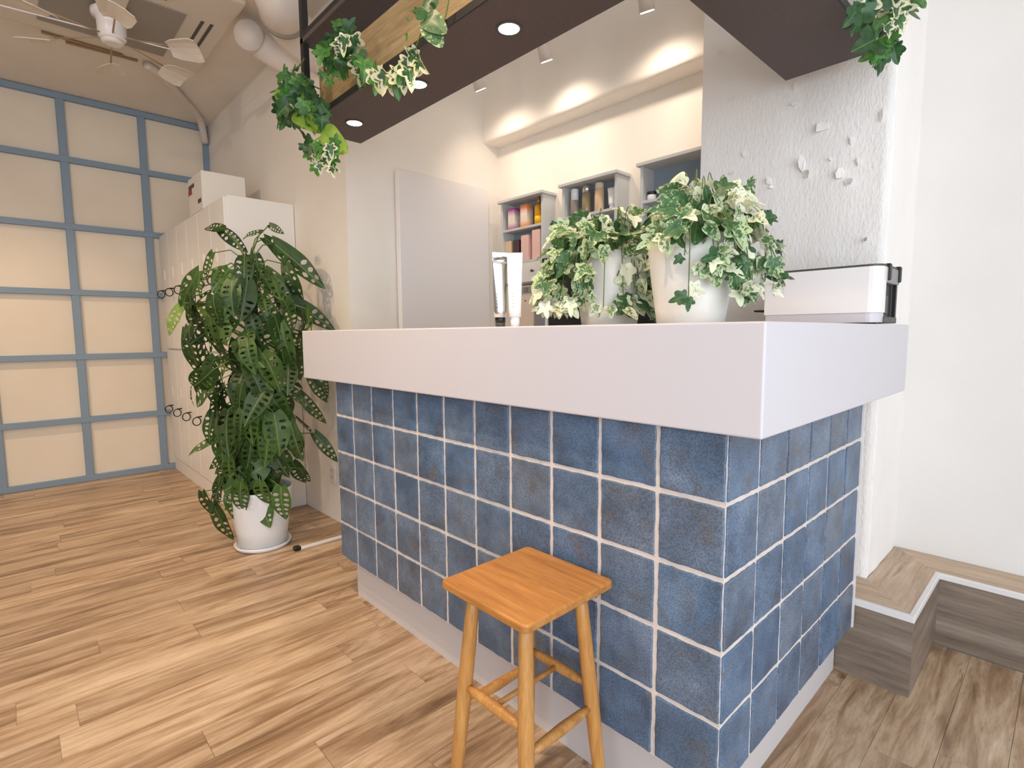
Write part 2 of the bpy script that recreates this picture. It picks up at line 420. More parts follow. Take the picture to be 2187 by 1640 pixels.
# platform with the step (wood treads, white nosing, dark risers)
pf = thing('raised_platform', 'raised wooden platform step with white nosing beside the tiled counter', 'step', (0.1, 1.2, 0))
ZS = 0.253
box('riser', -0.30, 0.150, 0.930, 0.945, 0, ZS-0.018, riser_wood_x, pf)
box('riser', 0.135, 0.150, 0.945, 1.345, 0, ZS-0.018, riser_wood_y, pf)
box('riser', 0.150, 3.0, 1.345, 1.36, 0, ZS-0.018, riser_wood_x, pf)
def tread(name, poly, mat): prism(name, poly, 2, ZS-0.018, ZS, mat, pf)
tread('tread', [(-0.30, 0.945), (0.137, 0.945), (-0.014, 1.122), (-0.30, 1.122)], tread_x)
tread('tread', [(0.137, 0.945), (0.137, 1.357), (-0.014, 1.527), (-0.014, 1.122)], tread_y)
tread('tread', [(0.137, 1.357), (3.0, 1.357), (3.0, 1.527), (-0.014, 1.527)], tread_x)
box('nosing', -0.30, 0.153, 0.927, 0.945, ZS-0.018, ZS+0.002, white_rim, pf, 0.002)
box('nosing', 0.137, 0.153, 0.945, 1.343, ZS-0.018, ZS+0.002, white_rim, pf, 0.002)
box('nosing', 0.137, 3.0, 1.343, 1.357, ZS-0.018, ZS+0.002, white_rim, pf, 0.002)
# sliding door panel on the alcove side wall and its floor rail
dr = box('door_1', XB+0.012, XB+0.05, 0.675, 1.335, 0.03, 2.012, white_door, None, 0.003); struct(dr, 'white sliding door panel on the alcove side wall')
box('pull_handle', XB+0.048, XB+0.053, 1.26, 1.285, 0.95, 1.08, silver, dr, 0.001)
rl = thing('floor_rail', 'thin bright metal floor rail with a black end stop', 'rail', (-2.25, 0.2, 0))
box('rail', -2.266, -2.242, 0.060, 0.38, 0.0, 0.012, white_rim, rl, 0.002)
box('end_stop', -2.272, -2.238, 0.030, 0.064, 0.0, 0.022, black_pl, rl, 0.005)
# socket
ol = thing('wall_outlet', 'beige wall outlet low on the wall behind the plant', 'outlet', (-2.55, YA, 0.28))
box('plate', -2.588, -2.512, YA-0.008, YA, 0.225, 0.338, white_off, ol, 0.003)
for zz in (0.262, 0.302): box('socket_insert', -2.567, -2.533, YA-0.011, YA-0.008, zz-0.012, zz+0.012, beige_card, ol, 0.001)

# ------------------------------------------------------------------ reception counter
U = 0.15; ZT0 = 0.9225   # tile pitch and the top line of the tile grid
cb = thing('counter_base', 'blue glazed tile counter base with pale grout and white plinth', 'counter', (-0.8, 0.45, 0))
TB = ZT0-5*U-0.0     # underside of tiles
prism('grout_body', [(-1.645, 0.0038), (-0.0038, 0.0038), (-0.0038, 0.912), (-0.40, 0.912), (-0.40, 0.42), (-1.645, 0.42)], 2, TB+0.002, 0.9148, grout, cb)
prism('plinth', [(-1.60, 0.047), (-0.050, 0.047), (-0.050, 0.924), (-0.36, 0.924), (-0.36, 0.38), (-1.60, 0.38)], 2, 0.0, TB+0.002, plinth_m, cb)
def tile_mesh(wd, ht, seed):
    rr = random.Random(seed); g = 0.0056; pts = []
    x0, x1, z0, z1 = -wd/2+g, wd/2-g, -ht/2+g, ht/2-g; c = 0.0018; n = 10
    def j(): return (rr.random()-0.5)*0.0022
    for i in range(n): pts.append((x0+c+(x1-x0-2*c)*i/(n-1), z0+j()))
    for i in range(n): pts.append((x1+j(), z0+c+(z1-z0-2*c)*i/(n-1)))
    for i in range(n): pts.append((x1-c-(x1-x0-2*c)*i/(n-1), z1+j()))
    for i in range(n): pts.append((x0+j(), z1-c-(z1-z0-2*c)*i/(n-1)))
    V = []; m = len(pts)
    for s, y in ((1.0, 0.008), (1.0, 0.0015), (0.965, 0.0)):
        V += [(px_*s, y, pz*s) for px_, pz in pts]
    F = [tuple(2*m+k for k in range(m))]
    for L in (0, 1):
        for k in range(m): F.append((L*m+k, L*m+(k+1) % m, (L+1)*m+(k+1) % m, (L+1)*m+k))
    me = bpy.data.meshes.new('tile'); me.from_pydata(V, [], F); me.update(); me.materials.append(tile_m); return me
TM = [tile_mesh(U, U, s) for s in range(6)]
TMC = [tile_mesh(U-0.004, U, s+20) for s in range(2)]
co = org(cb)
for r in range(5):
    zc = ZT0-U*(r+0.5)-(0.005 if r == 0 else 0); zs = 0.93 if r == 0 else 1
    for c in range(11):
        xc = -U*(c+0.5); me = TM[R_.randrange(6)]
        if c == 10: me = tile_mesh(U-0.006, U, 40+r); xc += 0.003
        inst('tile', me, cb, Vector((xc, R_.uniform(-0.0008, 0.0008), zc))-co, (R_.uniform(-.004, .004), 0, R_.uniform(-.004, .004)), (1, 1, zs))
    for c in range(6):
        yc = U*(c+0.5); inst('tile', TM[R_.randrange(6)], cb, Vector((R_.uniform(-0.0008, 0.0008), yc, zc))-co, (0, 0, math.pi/2+R_.uniform(-.004, .004)), (1, 1, zs))
box('edge_trim', -0.004, 0.004, 0.900, 0.908, TB+0.002, 0.915, white_rim, cb)
bm = bmesh.new()
poly = [(-1.850, -0.043), (0.076, -0.043), (0.076, 1.035), (-0.42, 1.035), (-0.42, 0.45), (-1.850, 0.45)]
A = [bm.verts.new((a, b, 0.915)) for a, b in poly]; B = [bm.verts.new((a, b, 1.117)) for a, b in poly]
for k in range(6): bm.faces.new((A[k], A[(k+1) % 6], B[(k+1) % 6], B[k]))
bm.faces.new(A[::-1]); bm.faces.new(B)
bmesh.ops.bevel(bm, geom=bm.edges[:], offset=0.004, segments=3, affect='EDGES', profile=0.5)
tag(from_bm('countertop', bm, white_lam, None), 'thick glossy white L-shaped countertop resting on the blue tiles', 'countertop')

# ------------------------------------------------------------------ stool
st = thing('wooden_stool', 'square oak stool with round splayed legs in front of the tiled counter', 'stool', (-0.38, -0.156, 0))
X0, X1, Y0, Y1 = -0.516, -0.243, -0.296, -0.016
bm = bmesh.new()
poly = []
rc = 0.014
for cx, cy, a0 in ((X1-rc, Y0+rc, -90), (X1-rc, Y1-rc, 0), (X0+rc, Y1-rc, 90), (X0+rc, Y0+rc, 180)):
    for k in range(5):
        a = math.radians(a0+k*22.5); poly.append((cx+math.cos(a)*rc, cy+math.sin(a)*rc))
n = len(poly); A = [bm.verts.new((a, b, 0.532)) for a, b in poly]; B = [bm.verts.new((a, b, 0.55)) for a, b in poly]
for k in range(n): bm.faces.new((A[k], A[(k+1) % n], B[(k+1) % n], B[k]))
f1 = bm.faces.new(A[::-1]); f2 = bm.faces.new(B)
bmesh.ops.bevel(bm, geom=list(f1.edges)+list(f2.edges), offset=0.004, segments=2, affect='EDGES', profile=0.5)
from_bm('seat', bm, oak, st)
d, s = 0.055, 0.040
LEG = {}
for k, (cx, cy, sx, sy) in {'L': (X0, Y0, 1, 1), 'F': (X1, Y0, -1, 1), 'R': (X1, Y1, -1, -1), 'B': (X0, Y1, 1, -1)}.items():
    a = Vector((cx+sx*d, cy+sy*d, 0.533)); b = Vector((cx+sx*(d-s), cy+sy*(d-s), 0.0)); LEG[k] = (a, b)
    tube('leg', [a.lerp(b, t) for t in (0, .12, .3, .5, .7, .88, 1)], [.0145, .0155, .0168, .0172, .016, .0138, .0125], oak_leg, st, 20)
def lp(k, z): a, b = LEG[k]; return a.lerp(b, 1-z/0.533)
for a, b, z in (('L', 'F', .30), ('B', 'R', .30), ('L', 'B', .25), ('F', 'R', .25)):
    p, q = lp(a, z), lp(b, z)
    tube('stretcher', [p.lerp(q, t) for t in (0.06, .2, .5, .8, 0.94)], [.0075, .0105, .0125, .0105, .0075], oak_leg, st, 14)
p = (lp('L', .30)+lp('F', .30))/2; q = (lp('B', .30)+lp('R', .30))/2
tube('cross_brace', [p.lerp(q, t) for t in (.03, .5, .97)], .0065, oak_leg, st, 12)

# ------------------------------------------------------------------ lockers
def locker(xa, xb, label):
    t = thing('locker_cabinet', label, 'locker', ((xa+xb)/2, 0.19, 0), 'white lockers along the wall')
    ya = -0.012
    box('body', xa, xb, ya+0.02, YA-0.003, 0.0, 1.90, locker_w, t, 0.002)
    box('kickplate', xa+0.002, xb-0.002, ya+0.006, ya+0.021, 0.0, 0.098, locker_w, t)
    W = (xb-xa)/3
    for c in range(3):
        for z0, z1 in ((0.104, 0.985), (1.0, 1.888)):
            dx0 = xa+c*W+0.003; dx1 = xa+(c+1)*W-0.003
            dd = box('door', dx0, dx1, ya, ya+0.021, z0, z1, locker_w, t, 0.002)
            hx = dx0+0.10; hz = 0.51 if z0 < 0.5 else 1.425
            bm = bmesh.new(); bm_tube(bm, [(hx, ya-0.032+0.025*math.cos(a), hz+0.028*math.sin(a)) for a in [2*math.pi*k/20 for k in range(21)]], .0036, 6)
            from_bm('key_band', bm, black_m, dd, True)  # locker key wristband hanging edge-out from the door
            tube('band_post', [(hx, ya-0.032, hz+0.029), (hx, ya, hz+0.031)], .005, black_m, dd, 8)
            hz2 = hz+0.15
            box('name_slot', hx-0.012, hx+0.012, ya-0.003, ya, hz2-0.04, hz2+0.04, cap_white if z0 > 0.5 else white_off, dd)
    return t
locker(-4.680, -3.822, 'white two-tier locker unit standing against the blue lattice wall')
locker(-3.818, -2.955, 'white two-tier locker unit behind the holey-leaf plant')
bx = thing('carton', 'white box with a red and black mark standing on the lockers', 'box', (-3.58, 0.13, 1.90))
box('box_body', -3.75, -3.42, 0.0, 0.26, 1.90, 2.135, white_off, bx, 0.003)
box('black_mark', -3.735, -3.60, -0.002, 0.0, 2.065, 2.09, black_pl, bx)
box('red_mark', -3.745, -3.66, -0.002, 0.0, 2.03, 2.063, red_m, bx)
box('dark_mark', -3.52, -3.45, -0.002, 0.0, 1.945, 1.97, dark_box, bx)

# ------------------------------------------------------------------ hanging shelf above the counter
hs = thing('hanging_shelf', 'dark L-shaped hanging shelf with oak boards and black metal frame', 'shelf', (-0.8, 0.4, 1.953))
ZB = 1.953; ZU = 2.285; HX0, HX1, HYF, HYI, HXI, HYE = -1.84, -0.052, -0.002, 0.256, -0.312, 1.036
def Lpoly(e=0.0): return [(HX0+e, HYF+e), (HX1-e, HYF+e), (HX1-e, HYE-e), (HXI+e, HYE-e), (HXI+e, HYI-e), (HX0+e, HYI-e)]
prism('bottom_panel', Lpoly(), 2, ZB, ZB+0.012, dark_panel, hs)
prism('upper_panel', Lpoly(), 2, ZU, ZU+0.018, dark_panel, hs)
for xx, yy in ((HX0, HYF), (HX1-0.026, HYF), (HX1-0.026, HYE-0.026), (HX0, HYI-0.026), (HXI, HYE-0.026), (HXI, HYI-0.026)):
    box('post', xx, xx+0.026, yy, yy+0.026, ZB+0.012, ZC, black_m, hs, 0.001)
for z in (ZB+0.012, ZU+0.018):
    box('frame_rail', HX0+0.026, HX1-0.026, HYF, HYF+0.02, z, z+0.02 if z > 2 else z+0.006, black_m, hs)
    box('frame_rail', HX1-0.02, HX1, HYF+0.02, HYE-0.026, z, z+0.02 if z > 2 else z+0.006, black_m, hs)
box('front_lip', HX0, HX1, HYF-0.006, HYF, ZB, ZB+0.022, black_m, hs)
box('side_lip', HX1, HX1+0.006, HYF-0.006, HYE, ZB, ZB+0.022, black_m, hs)
box('oak_front_board', HX0+0.002, HX1-0.075, HYF+0.075, HYF+0.09, ZB+0.014, 2.215, oak_board, hs, 0.001)
box('oak_side_board', HX1-0.09, HX1-0.075, HYF+0.09, HYE-0.03, ZB+0.014, 2.215, oak_board_y, hs, 0.001)
for i, xx in enumerate((-1.638, -1.179, -0.721, -0.262)):
    dl = thing('downlight', ['round lit downlight at the free end of the hanging shelf', 'round lit downlight second from the free end of the hanging shelf',
                             'round lit downlight third from the free end of the hanging shelf', 'round lit downlight at the corner of the hanging shelf'][i], 'light', (xx, 0.123, ZB))
    lathe('bezel', [(0.037, ZB-0.003), (0.037, ZB+0.001), (0.030, ZB+0.001), (0.030, ZB-0.003), (0.037, ZB-0.003)], xx, 0.123, dark_grey, dl, 28, True, 1.0, False)
    lathe('lens', [(0.0298, ZB-0.0022), (0.0298, ZB+0.0005)], xx, 0.123, lamp_on, dl, 28)
    spot('downlight_beam', (xx, 0.123, ZB-0.006), (xx, 0.123, 0), 6, 100, 0.6, 0.025)
# ceiling spotlights over the shelves, and the ones in the room
def spot_fixture(x, y, z, aim, label, power, angle=85, color=WARM):
    t = thing('ceiling_spotlight', label, 'light', (x, y, ZC))
    lathe('mount', [(0.035, ZC-0.018), (0.035, ZC)], x, y, duct_m, t, 20)
    tube('stem', [(x, y, ZC-0.018), (x, y, z+0.10)], 0.008, duct_m, t, 10)
    dirv = (Vector(aim)-Vector((x, y, z+0.045))).normalized(); c = Vector((x, y, z+0.045))
    tube('lamp_head', [c-dirv*0.055, c-dirv*0.05, c+dirv*0.04], [0.018, 0.030, 0.034], duct_m, t, 20)
    tube('lens', [c+dirv*0.0395, c+dirv*0.0425], 0.029, lamp_on, t, 20)
    spot('spotlight_beam', c+dirv*0.05, aim, power, angle, 1.0, 0.035, color)
SP = [((-1.96, 1.05, 2.45), (-2.0, 1.47, 1.75), 'lit ceiling spotlight beside the alcove side wall'),
      ((-1.49, 1.09, 2.45), (-1.55, 1.47, 1.75), 'lit ceiling spotlight above the middle product shelf'),
      ((-0.915, 1.10, 2.45), (-1.0, 1.47, 1.75), 'lit ceiling spotlight next to the plaster column')]
for p, a, l in SP: spot_fixture(*p, a, l, 9.5, 130, (1.0, 0.84, 0.68))
for i, (p, a, e) in enumerate(ROOM_SPOTS):
    spot_fixture(p[0], p[1], p[2]-0.05, a, ['ceiling spotlight above the oak stool', 'ceiling spotlight above the floor in front of the plant',
        'ceiling spotlight near the blue lattice wall', 'ceiling spotlight over the middle of the room'][i], e, 110)

# ------------------------------------------------------------------ ceiling: air conditioner, fan, ducts
ac = thing('air_conditioner', 'square ceiling cassette air conditioner with grey grille', 'air conditioner', (-3.12, -0.435, ZC))
ax0, ax1, ay0, ay1 = -3.62, -2.63, -0.93, 0.06
box('face_panel', ax0, ax1, ay0, ay1, ZC-0.045, ZC-0.004, ac_white, ac, 0.012, 2)
box('grille', -3.51, -2.92, -0.725, -0.145, ZC-0.050, ZC-0.044, ac_grey, ac, 0.003)
for sx in (-3.32,):
    for k, yy in enumerate((-0.075, -0.03)):
        box('vent_slot', -3.32, -2.94, yy, yy+0.016, ZC-0.047, ZC-0.044, dark_grey, ac)
    for k, yy in enumerate((-0.80, -0.845)):
        box('vent_slot', -3.32, -2.94, yy-0.016, yy, ZC-0.047, ZC-0.044, dark_grey, ac)
for xx in (-2.86, -2.80):
    box('vent_slot', xx, xx+0.016, -0.62, -0.25, ZC-0.047, ZC-0.044, dark_grey, ac)
fan = thing('ceiling_fan', 'white fan with wide paddle blades hanging under the air conditioner', 'fan', (-3.13, -0.45, ZC-0.05))
fx, fy = -3.13, -0.45
lathe('hub', [(0.05, 2.635), (0.062, 2.645), (0.064, 2.70), (0.066, 2.735), (0.085, 2.745), (0.088, 2.768), (0.08, 2.775)], fx, fy, white_pl, fan, 28)
lathe('hub_cap', [(0.035, 2.615), (0.05, 2.622), (0.05, 2.635)], fx, fy, white_off, fan, 24)
box('mount_plate', fx-0.10, fx+0.24, fy-0.055, fy+0.055, 2.775, 2.79, ac_white, fan, 0.003)
for k in range(6):
    a = math.radians(175+60*k); c, s_ = math.cos(a), math.sin(a)
    def q(r, t, z): return (fx+c*r-s_*t, fy+s_*r+c*t, z)
    rod = tube('blade_rod', [q(0.045, 0, 2.65), q(0.30, 0, 2.625)], 0.004, brown_pipe, fan, 8)
    bm = bmesh.new(); rows = []
    for i, (r, wd) in enumerate(((0.27, 0.045), (0.30, 0.062), (0.39, 0.078), (0.42, 0.068))):
        for top in (0, 1):
            rows.append([bm.verts.new(q(r, t*wd, 2.622-0.03*t*wd/0.1+(0.004 if top else 0)-0.05*(t*t)*0.3)) for t in (-1, -.5, 0, .5, 1)])
    for i in range(3):
        for k2 in range(4):
            bm.faces.new((rows[2*i][k2], rows[2*i+2][k2], rows[2*i+2][k2+1], rows[2*i][k2+1]))
            bm.faces.new((rows[2*i+1][k2], rows[2*i+1][k2+1], rows[2*i+3][k2+1], rows[2*i+3][k2]))
    for k2 in range(4):
        bm.faces.new((rows[0][k2], rows[0][k2+1], rows[1][k2+1], rows[1][k2])); bm.faces.new((rows[6][k2], rows[7][k2], rows[7][k2+1], rows[6][k2+1]))
    for i in range(3):
        bm.faces.new((rows[2*i][0], rows[2*i+1][0], rows[2*i+3][0], rows[2*i+2][0])); bm.faces.new((rows[2*i][4], rows[2*i+2][4], rows[2*i+3][4], rows[2*i+1][4]))
    from_bm('blade', bm, ac_white, fan)
def curve(pts, n=8):
    pts = [Vector(p) for p in pts]; out = []
    P_ = [pts[0]*2-pts[1]]+pts+[pts[-1]*2-pts[-2]]
    for i in range(1, len(P_)-2):
        for k in range(n):
            t = k/n; a, b, c, d_ = P_[i-1:i+3]
            out.append(0.5*((2*b)+(c-a)*t+(2*a-5*b+4*c-d_)*t*t+(3*b-a-3*c+d_)*t**3))
    out.append(pts[-1]); return out
dk = thing('air_duct', 'large white round air duct curving from the ceiling to the wall', 'duct', (-2.4, 0.1, 2.6))
_d0 = P(592, -15, 1, 0.03)
dpath = curve([(_d0.x-0.02, _d0.y-0.07, 2.835), tuple(_d0), P(612, 42, 1, 0.15), P(650, 88, 1, 0.27), P(690, 118, 1, 0.385)])
tube('duct_pipe', dpath, 0.105, duct_m, dk, 28)
jj = dpath[13]; tt = (dpath[14]-dpath[12]).normalized()
tube('joint_ring', [jj-tt*0.02, jj+tt*0.02], 0.113, ac_grey, dk, 28)
d2 = tag(tube('branch_duct', curve([P(530, 74, 1, 0.10), P(548, 90, 1, 0.17), P(575, 108, 1, 0.22), P(608, 128, 1, 0.29), P(652, 152, 1, 0.388)]), 0.075, duct_m, None, 24), 'smaller white duct below the large round air duct', 'duct')
tag(tube('pipe_cover', curve([tuple(P(u, v, 2, 2.815)) for u, v in ((312, 138), (345, 162), (385, 205), (425, 252))]+[(XL+0.04, 0.36, 2.70)]), 0.026, duct_m, None, 12), 'beige pipe cover running along the ceiling into the wall corner', 'pipe')
for k, (a, b) in enumerate((((88, 68), (262, 118)), ((140, 90), (294, 130)))):
    p, q_ = P(*a, 2, 2.832), P(*b, 2, 2.832)
    tag(tube('ceiling_pipe', [p, p.lerp(q_, .5), q_], 0.008, brown_pipe, None, 8), ['thin brown pipe on the ceiling ending in a knob', 'thin brown pipe on the ceiling nearer the lattice wall'][k], 'pipe')
pa, pb = P(0, 11, 2, 2.70), P(360, 104, 2, 2.70)
tag(tube('ceiling_wire', [pa+(pa-pb)*1.0, pa, pb, pb+(pb-pa)*0.25], 0.004, white_pl, None, 6), 'thin white wire stretched below the ceiling past the fan', 'wire')

# ------------------------------------------------------------------ wall shelves and products
def wall_shelf(xa, xb, label, drawer=False):
    t = thing('wall_shelf', label, 'shelf', ((xa+xb)/2, YB, 1.5))
    yf = 1.358; th = 0.016
    box('side_panel', xa, xa+th, yf, YB-0.002, 1.40, 1.905, shelf_grey, t, 0.001)
    box('side_panel', xb-th, xb, yf, YB-0.002, 1.40, 1.905, shelf_grey, t, 0.001)
    box('back_panel', xa+th, xb-th, YB-0.01, YB-0.002, 1.40, 1.905, shelf_blue, t)
    box('top_board', xa-0.012, xb+0.012, yf-0.022, YB-0.002, 1.905, 1.922, shelf_grey, t, 0.002)
    box('shelf_board', xa+th, xb-th, yf, YB-0.01, 1.728, 1.742, shelf_grey, t, 0.001)
    box('shelf_board', xa+th, xb-th, yf, YB-0.01, 1.526, 1.540, shelf_grey, t, 0.001)
    if drawer:
        d = box('drawer', xa+th+0.002, xb-th-0.002, yf-0.004, YB-0.02, 1.408, 1.524, white_off, t, 0.002)
        for kx in (xa+0.09, xb-0.075):
            tube('knob', [(kx, yf-0.004, 1.47), (kx, yf-0.012, 1.47), (kx, yf-0.022, 1.47)], [.005, .006, .009], dark_grey, d, 12)
wall_shelf(-2.12, -1.757, 'grey wall shelf with purple, orange and pink boxes and a drawer', True)
wall_shelf(-1.61, -1.238, 'grey wall shelf holding a row of clear and beige bottles')
wall_shelf(-1.10, -0.73, 'grey wall shelf holding small dark-lidded jars beside the column')
def grad(name, stops):
    t = NT(name); v = t.coords('Generated'); sp = t.n('ShaderNodeSeparateXYZ'); t.l(v, sp.inputs[0])
    t.color(t.ramp(sp.outputs[2], stops)); t.set(Roughness=0.5); return t.m
purple_m = grad('purple_fade_print', [(0.0, '#b54f9a'), (0.28, '#ecdccf'), (0.6, '#eaddd4'), (0.95, '#a8398a')])
orange_m = grad('orange_fade_print', [(0.0, '#ef8a35'), (0.28, '#f3dcc6'), (0.6, '#f3e2d2'), (0.95, '#f07f1e')])
SZ = 1.742; LZ = 1.540
def carton(xc, yc, z, w_, d_, h, mat, label):
    t = thing('product_box', label, 'box', (xc, yc, z))
    ang = R_.uniform(-0.15, 0.15)
    b = box('box_body', xc-w_/2, xc+w_/2, yc-d_/2, yc+d_/2, z, z+h, mat, t, 0.002)
    box('flap', xc-w_/2+0.002, xc+w_/2-0.002, yc-d_/2+0.001, yc+d_/2-0.001, z+h, z+h+0.0012, mat, t)
carton(-2.035, 1.392, SZ, .056, .056, .128, purple_m, 'purple and white faded box on the wall shelf')
carton(-1.925, 1.392, SZ, .056, .056, .128, orange_m, 'orange and white faded box on the wall shelf')
carton(-2.075, 1.400, LZ, .055, .05, .135, beige_box, 'beige box below the purple box on the wall shelf')
carton(-2.003, 1.400, LZ, .05, .05, .133, dark_box, 'dark brown box between beige and pink boxes')
carton(-1.918, 1.392, LZ, .062, .055, .150, pink_box, 'pink box next to the dark brown box')
carton(-1.822, 1.392, LZ, .066, .055, .170, pink_box, 'taller pink box at the end of the lower shelf')
yellow_g = plain('yellow_glass', '#e0a414', 0.15); yellow_g.node_tree.nodes['Principled BSDF'].inputs['Transmission Weight'].default_value = 0.35
yellow_l = plain('yellow_liquid', '#f6b800', 0.2); gold = plain('gold_cap', '#a98345', 0.35, 0.5)
bt = thing('oil_bottle', 'slim yellow oil bottle with gold pump beside the orange box', 'bottle', (-1.822, 1.392, SZ))
lathe('glass_body', [(.024, SZ), (.026, SZ+.004), (.026, SZ+.106), (.020, SZ+.116), (.012, SZ+.119)], -1.822, 1.392, yellow_g, bt, 24)
lathe('liquid_band', [(.0264, SZ+.004), (.0264, SZ+.048)], -1.822, 1.392, yellow_l, bt, 24)
lathe('pump_cap', [(.011, SZ+.119), (.011, SZ+.150), (.008, SZ+.154), (.007, SZ+.160)], -1.822, 1.392, gold, bt, 18)
clear = plain('clear_bottle', '#b9ada2', 0.12); clear.node_tree.nodes['Principled BSDF'].inputs['Transmission Weight'].default_value = 0.5
gold_b = plain('pale_gold_bottle', '#b5a078', 0.18); gold_b.node_tree.nodes['Principled BSDF'].inputs['Transmission Weight'].default_value = 0.4
beige_b = plain('beige_bottle', '#d6b690', 0.35)
def bottle(xc, h, r, body, cap, caph, label):
    t = thing('lotion_bottle', label, 'bottle', (xc, 1.392, SZ))
    lathe('bottle_body', [(r*.92, SZ), (r, SZ+.004), (r, SZ+h-caph), (r*.9, SZ+h-caph+.003)], xc, 1.392, body, t, 24)
    lathe('cap', [(r*.9, SZ+h-caph+.003), (r*.9, SZ+h-.003), (r*.8, SZ+h)], xc, 1.392, cap, t, 24)
bottle(-1.545, .150, .024, clear, cap_white, .065, 'clear bottle with tall white cap on the middle wall shelf')
bottle(-1.462, .150, .025, gold_b, silver, .040, 'pale gold bottle with grey cap on the middle wall shelf')
bottle(-1.375, .150, .026, beige_b, beige_card, .035, 'beige bottle on the middle wall shelf')
def tube_shape(name, xc, yc, z, h, r, top, mat, parent, ang):
    V = []; F = []; n = 24; ca, sa = math.cos(ang), math.sin(ang); L = 9
    for i in range(L):
        t = i/(L-1); a_ = r+(top-r)*t; b_ = r*(1-t)**0.8+0.0012
        for k in range(n):
            th = 2*math.pi*k/n; dx, dy = a_*math.cos(th), b_*math.sin(th)
            V.append((xc+dx*ca-dy*sa, yc+dx*sa+dy*ca, z+h*t))
    for i in range(L-1):
        for k in range(n): F.append((i*n+k, i*n+(k+1) % n, (i+1)*n+(k+1) % n, (i+1)*n+k))
    F.append(tuple(range(n))[::-1]); F.append(tuple((L-1)*n+k for k in range(n)))
    return mk(name, V, F, mat, parent, True)
t = thing('cream_tube', 'small white tube standing beside the beige bottle on the wall shelf', 'tube', (-1.292, 1.392, SZ))
lathe('cap', [(.014, SZ), (.014, SZ+.022)], -1.292, 1.392, cap_white, t, 20)
tube_shape('tube_body', -1.292, 1.392, SZ+.022, .09, .018, .027, cap_white, t, 0.2)
jar_b = plain('jar_white', '#dfe4ee', 0.3); jar_l = plain('jar_lid', '#3a2622', 0.3)
for i, (xc, yc, zz) in enumerate(((-1.055, 1.392, 0), (-0.972, 1.392, 0), (-0.918, 1.405, 0))):
    t = thing('jar', ['small white jar with dark lid at the open end of the shelf', 'small white jar with dark lid in the middle of three jars', 'small white jar with dark lid nearest the plaster column'][i], 'jar', (xc, yc, SZ))
    hh = .028 if i < 2 else .036
    lathe('jar_body', [(.020, SZ), (.022, SZ+.003), (.022, SZ+hh)], xc, yc, jar_b, t, 22)
    lathe('jar_lid', [(.0225, SZ+hh), (.0225, SZ+hh+.014), (.021, SZ+hh+.016)], xc, yc, jar_l, t, 22)
# back counter cabinet, black panel, notice card
tag(box('back_worktop', -2.19, -0.67, 1.02, YB-0.003, 0.80, 0.83, white_off, None, 0.003), 'pale worktop along the wall behind the counter', 'worktop')
bkc = thing('back_cabinet', 'pale cabinet under the worktop behind the counter', 'cabinet', (-1.43, 1.25, 0))
box('cabinet_body', -2.18, -0.68, 1.05, YB-0.003, 0, 0.80, white_off, bkc, 0.002)
for k in range(3): box('cabinet_door', -2.17+k*0.5, -1.69+k*0.5, 1.035, 1.05, 0.05, 0.78, white_off, bkc, 0.002)
bk = thing('black_display', 'black upright display panel behind the potted ivy', 'display', (-1.35, 1.35, 0.83))
box('display_body', -1.742, -0.80, 1.33, 1.356, 0.83, 1.53, black_pl, bk, 0.004)
box('grey_side_strip', -1.785, -1.70, 1.316, 1.33, 0.83, 1.36, grey_panel, bk, 0.001)
box('white_edge_strip', -1.70, -1.688, 1.314, 1.33, 0.83, 1.30, cap_white, bk, 0.001)
box('stand', -1.5, -1.0, 1.25, 1.44, 0.83, 0.845, black_pl, bk, 0.003)
cd_ = thing('notice_card', 'beige notice card with printed heading behind the two tubes', 'card', (-1.87, 1.32, 0.83))
box('card_board', -1.945, -1.797, 1.318, 1.323, 0.83, 1.382, beige_card, cd_, 0.001)
box('heading_strip', -1.945, -1.797, 1.316, 1.318, 1.335, 1.376, grey_pl, cd_)
def text(body, loc, rot, size, mat, parent, name='lettering', shear=0.0, vertical=False):
    cu = bpy.data.curves.new(name, 'FONT'); cu.body = body; cu.size = size; cu.shear = shear; cu.align_x = 'CENTER'; cu.align_y = 'CENTER'; cu.extrude = 0.0003
    o = bpy.data.objects.new('tmp', cu); COL.objects.link(o)
    dg = bpy.context.evaluated_depsgraph_get(); me = bpy.data.meshes.new_from_object(o.evaluated_get(dg)); bpy.data.objects.remove(o)
    me.materials.clear(); me.materials.append(mat)
    ob = bpy.data.objects.new(name, me); COL.objects.link(ob); ob.parent = parent
    ob.location = Vector(loc)-org(parent); ob.rotation_euler = rot; return ob
text('13', (-1.858, 1.3155, 1.355), (math.pi/2, 0, 0), 0.035, ink, cd_)
for xx in (-1.865, -1.825): box('print_dot', xx-.004, xx+.004, 1.3172, 1.318, 1.288, 1.298, ink, cd_)

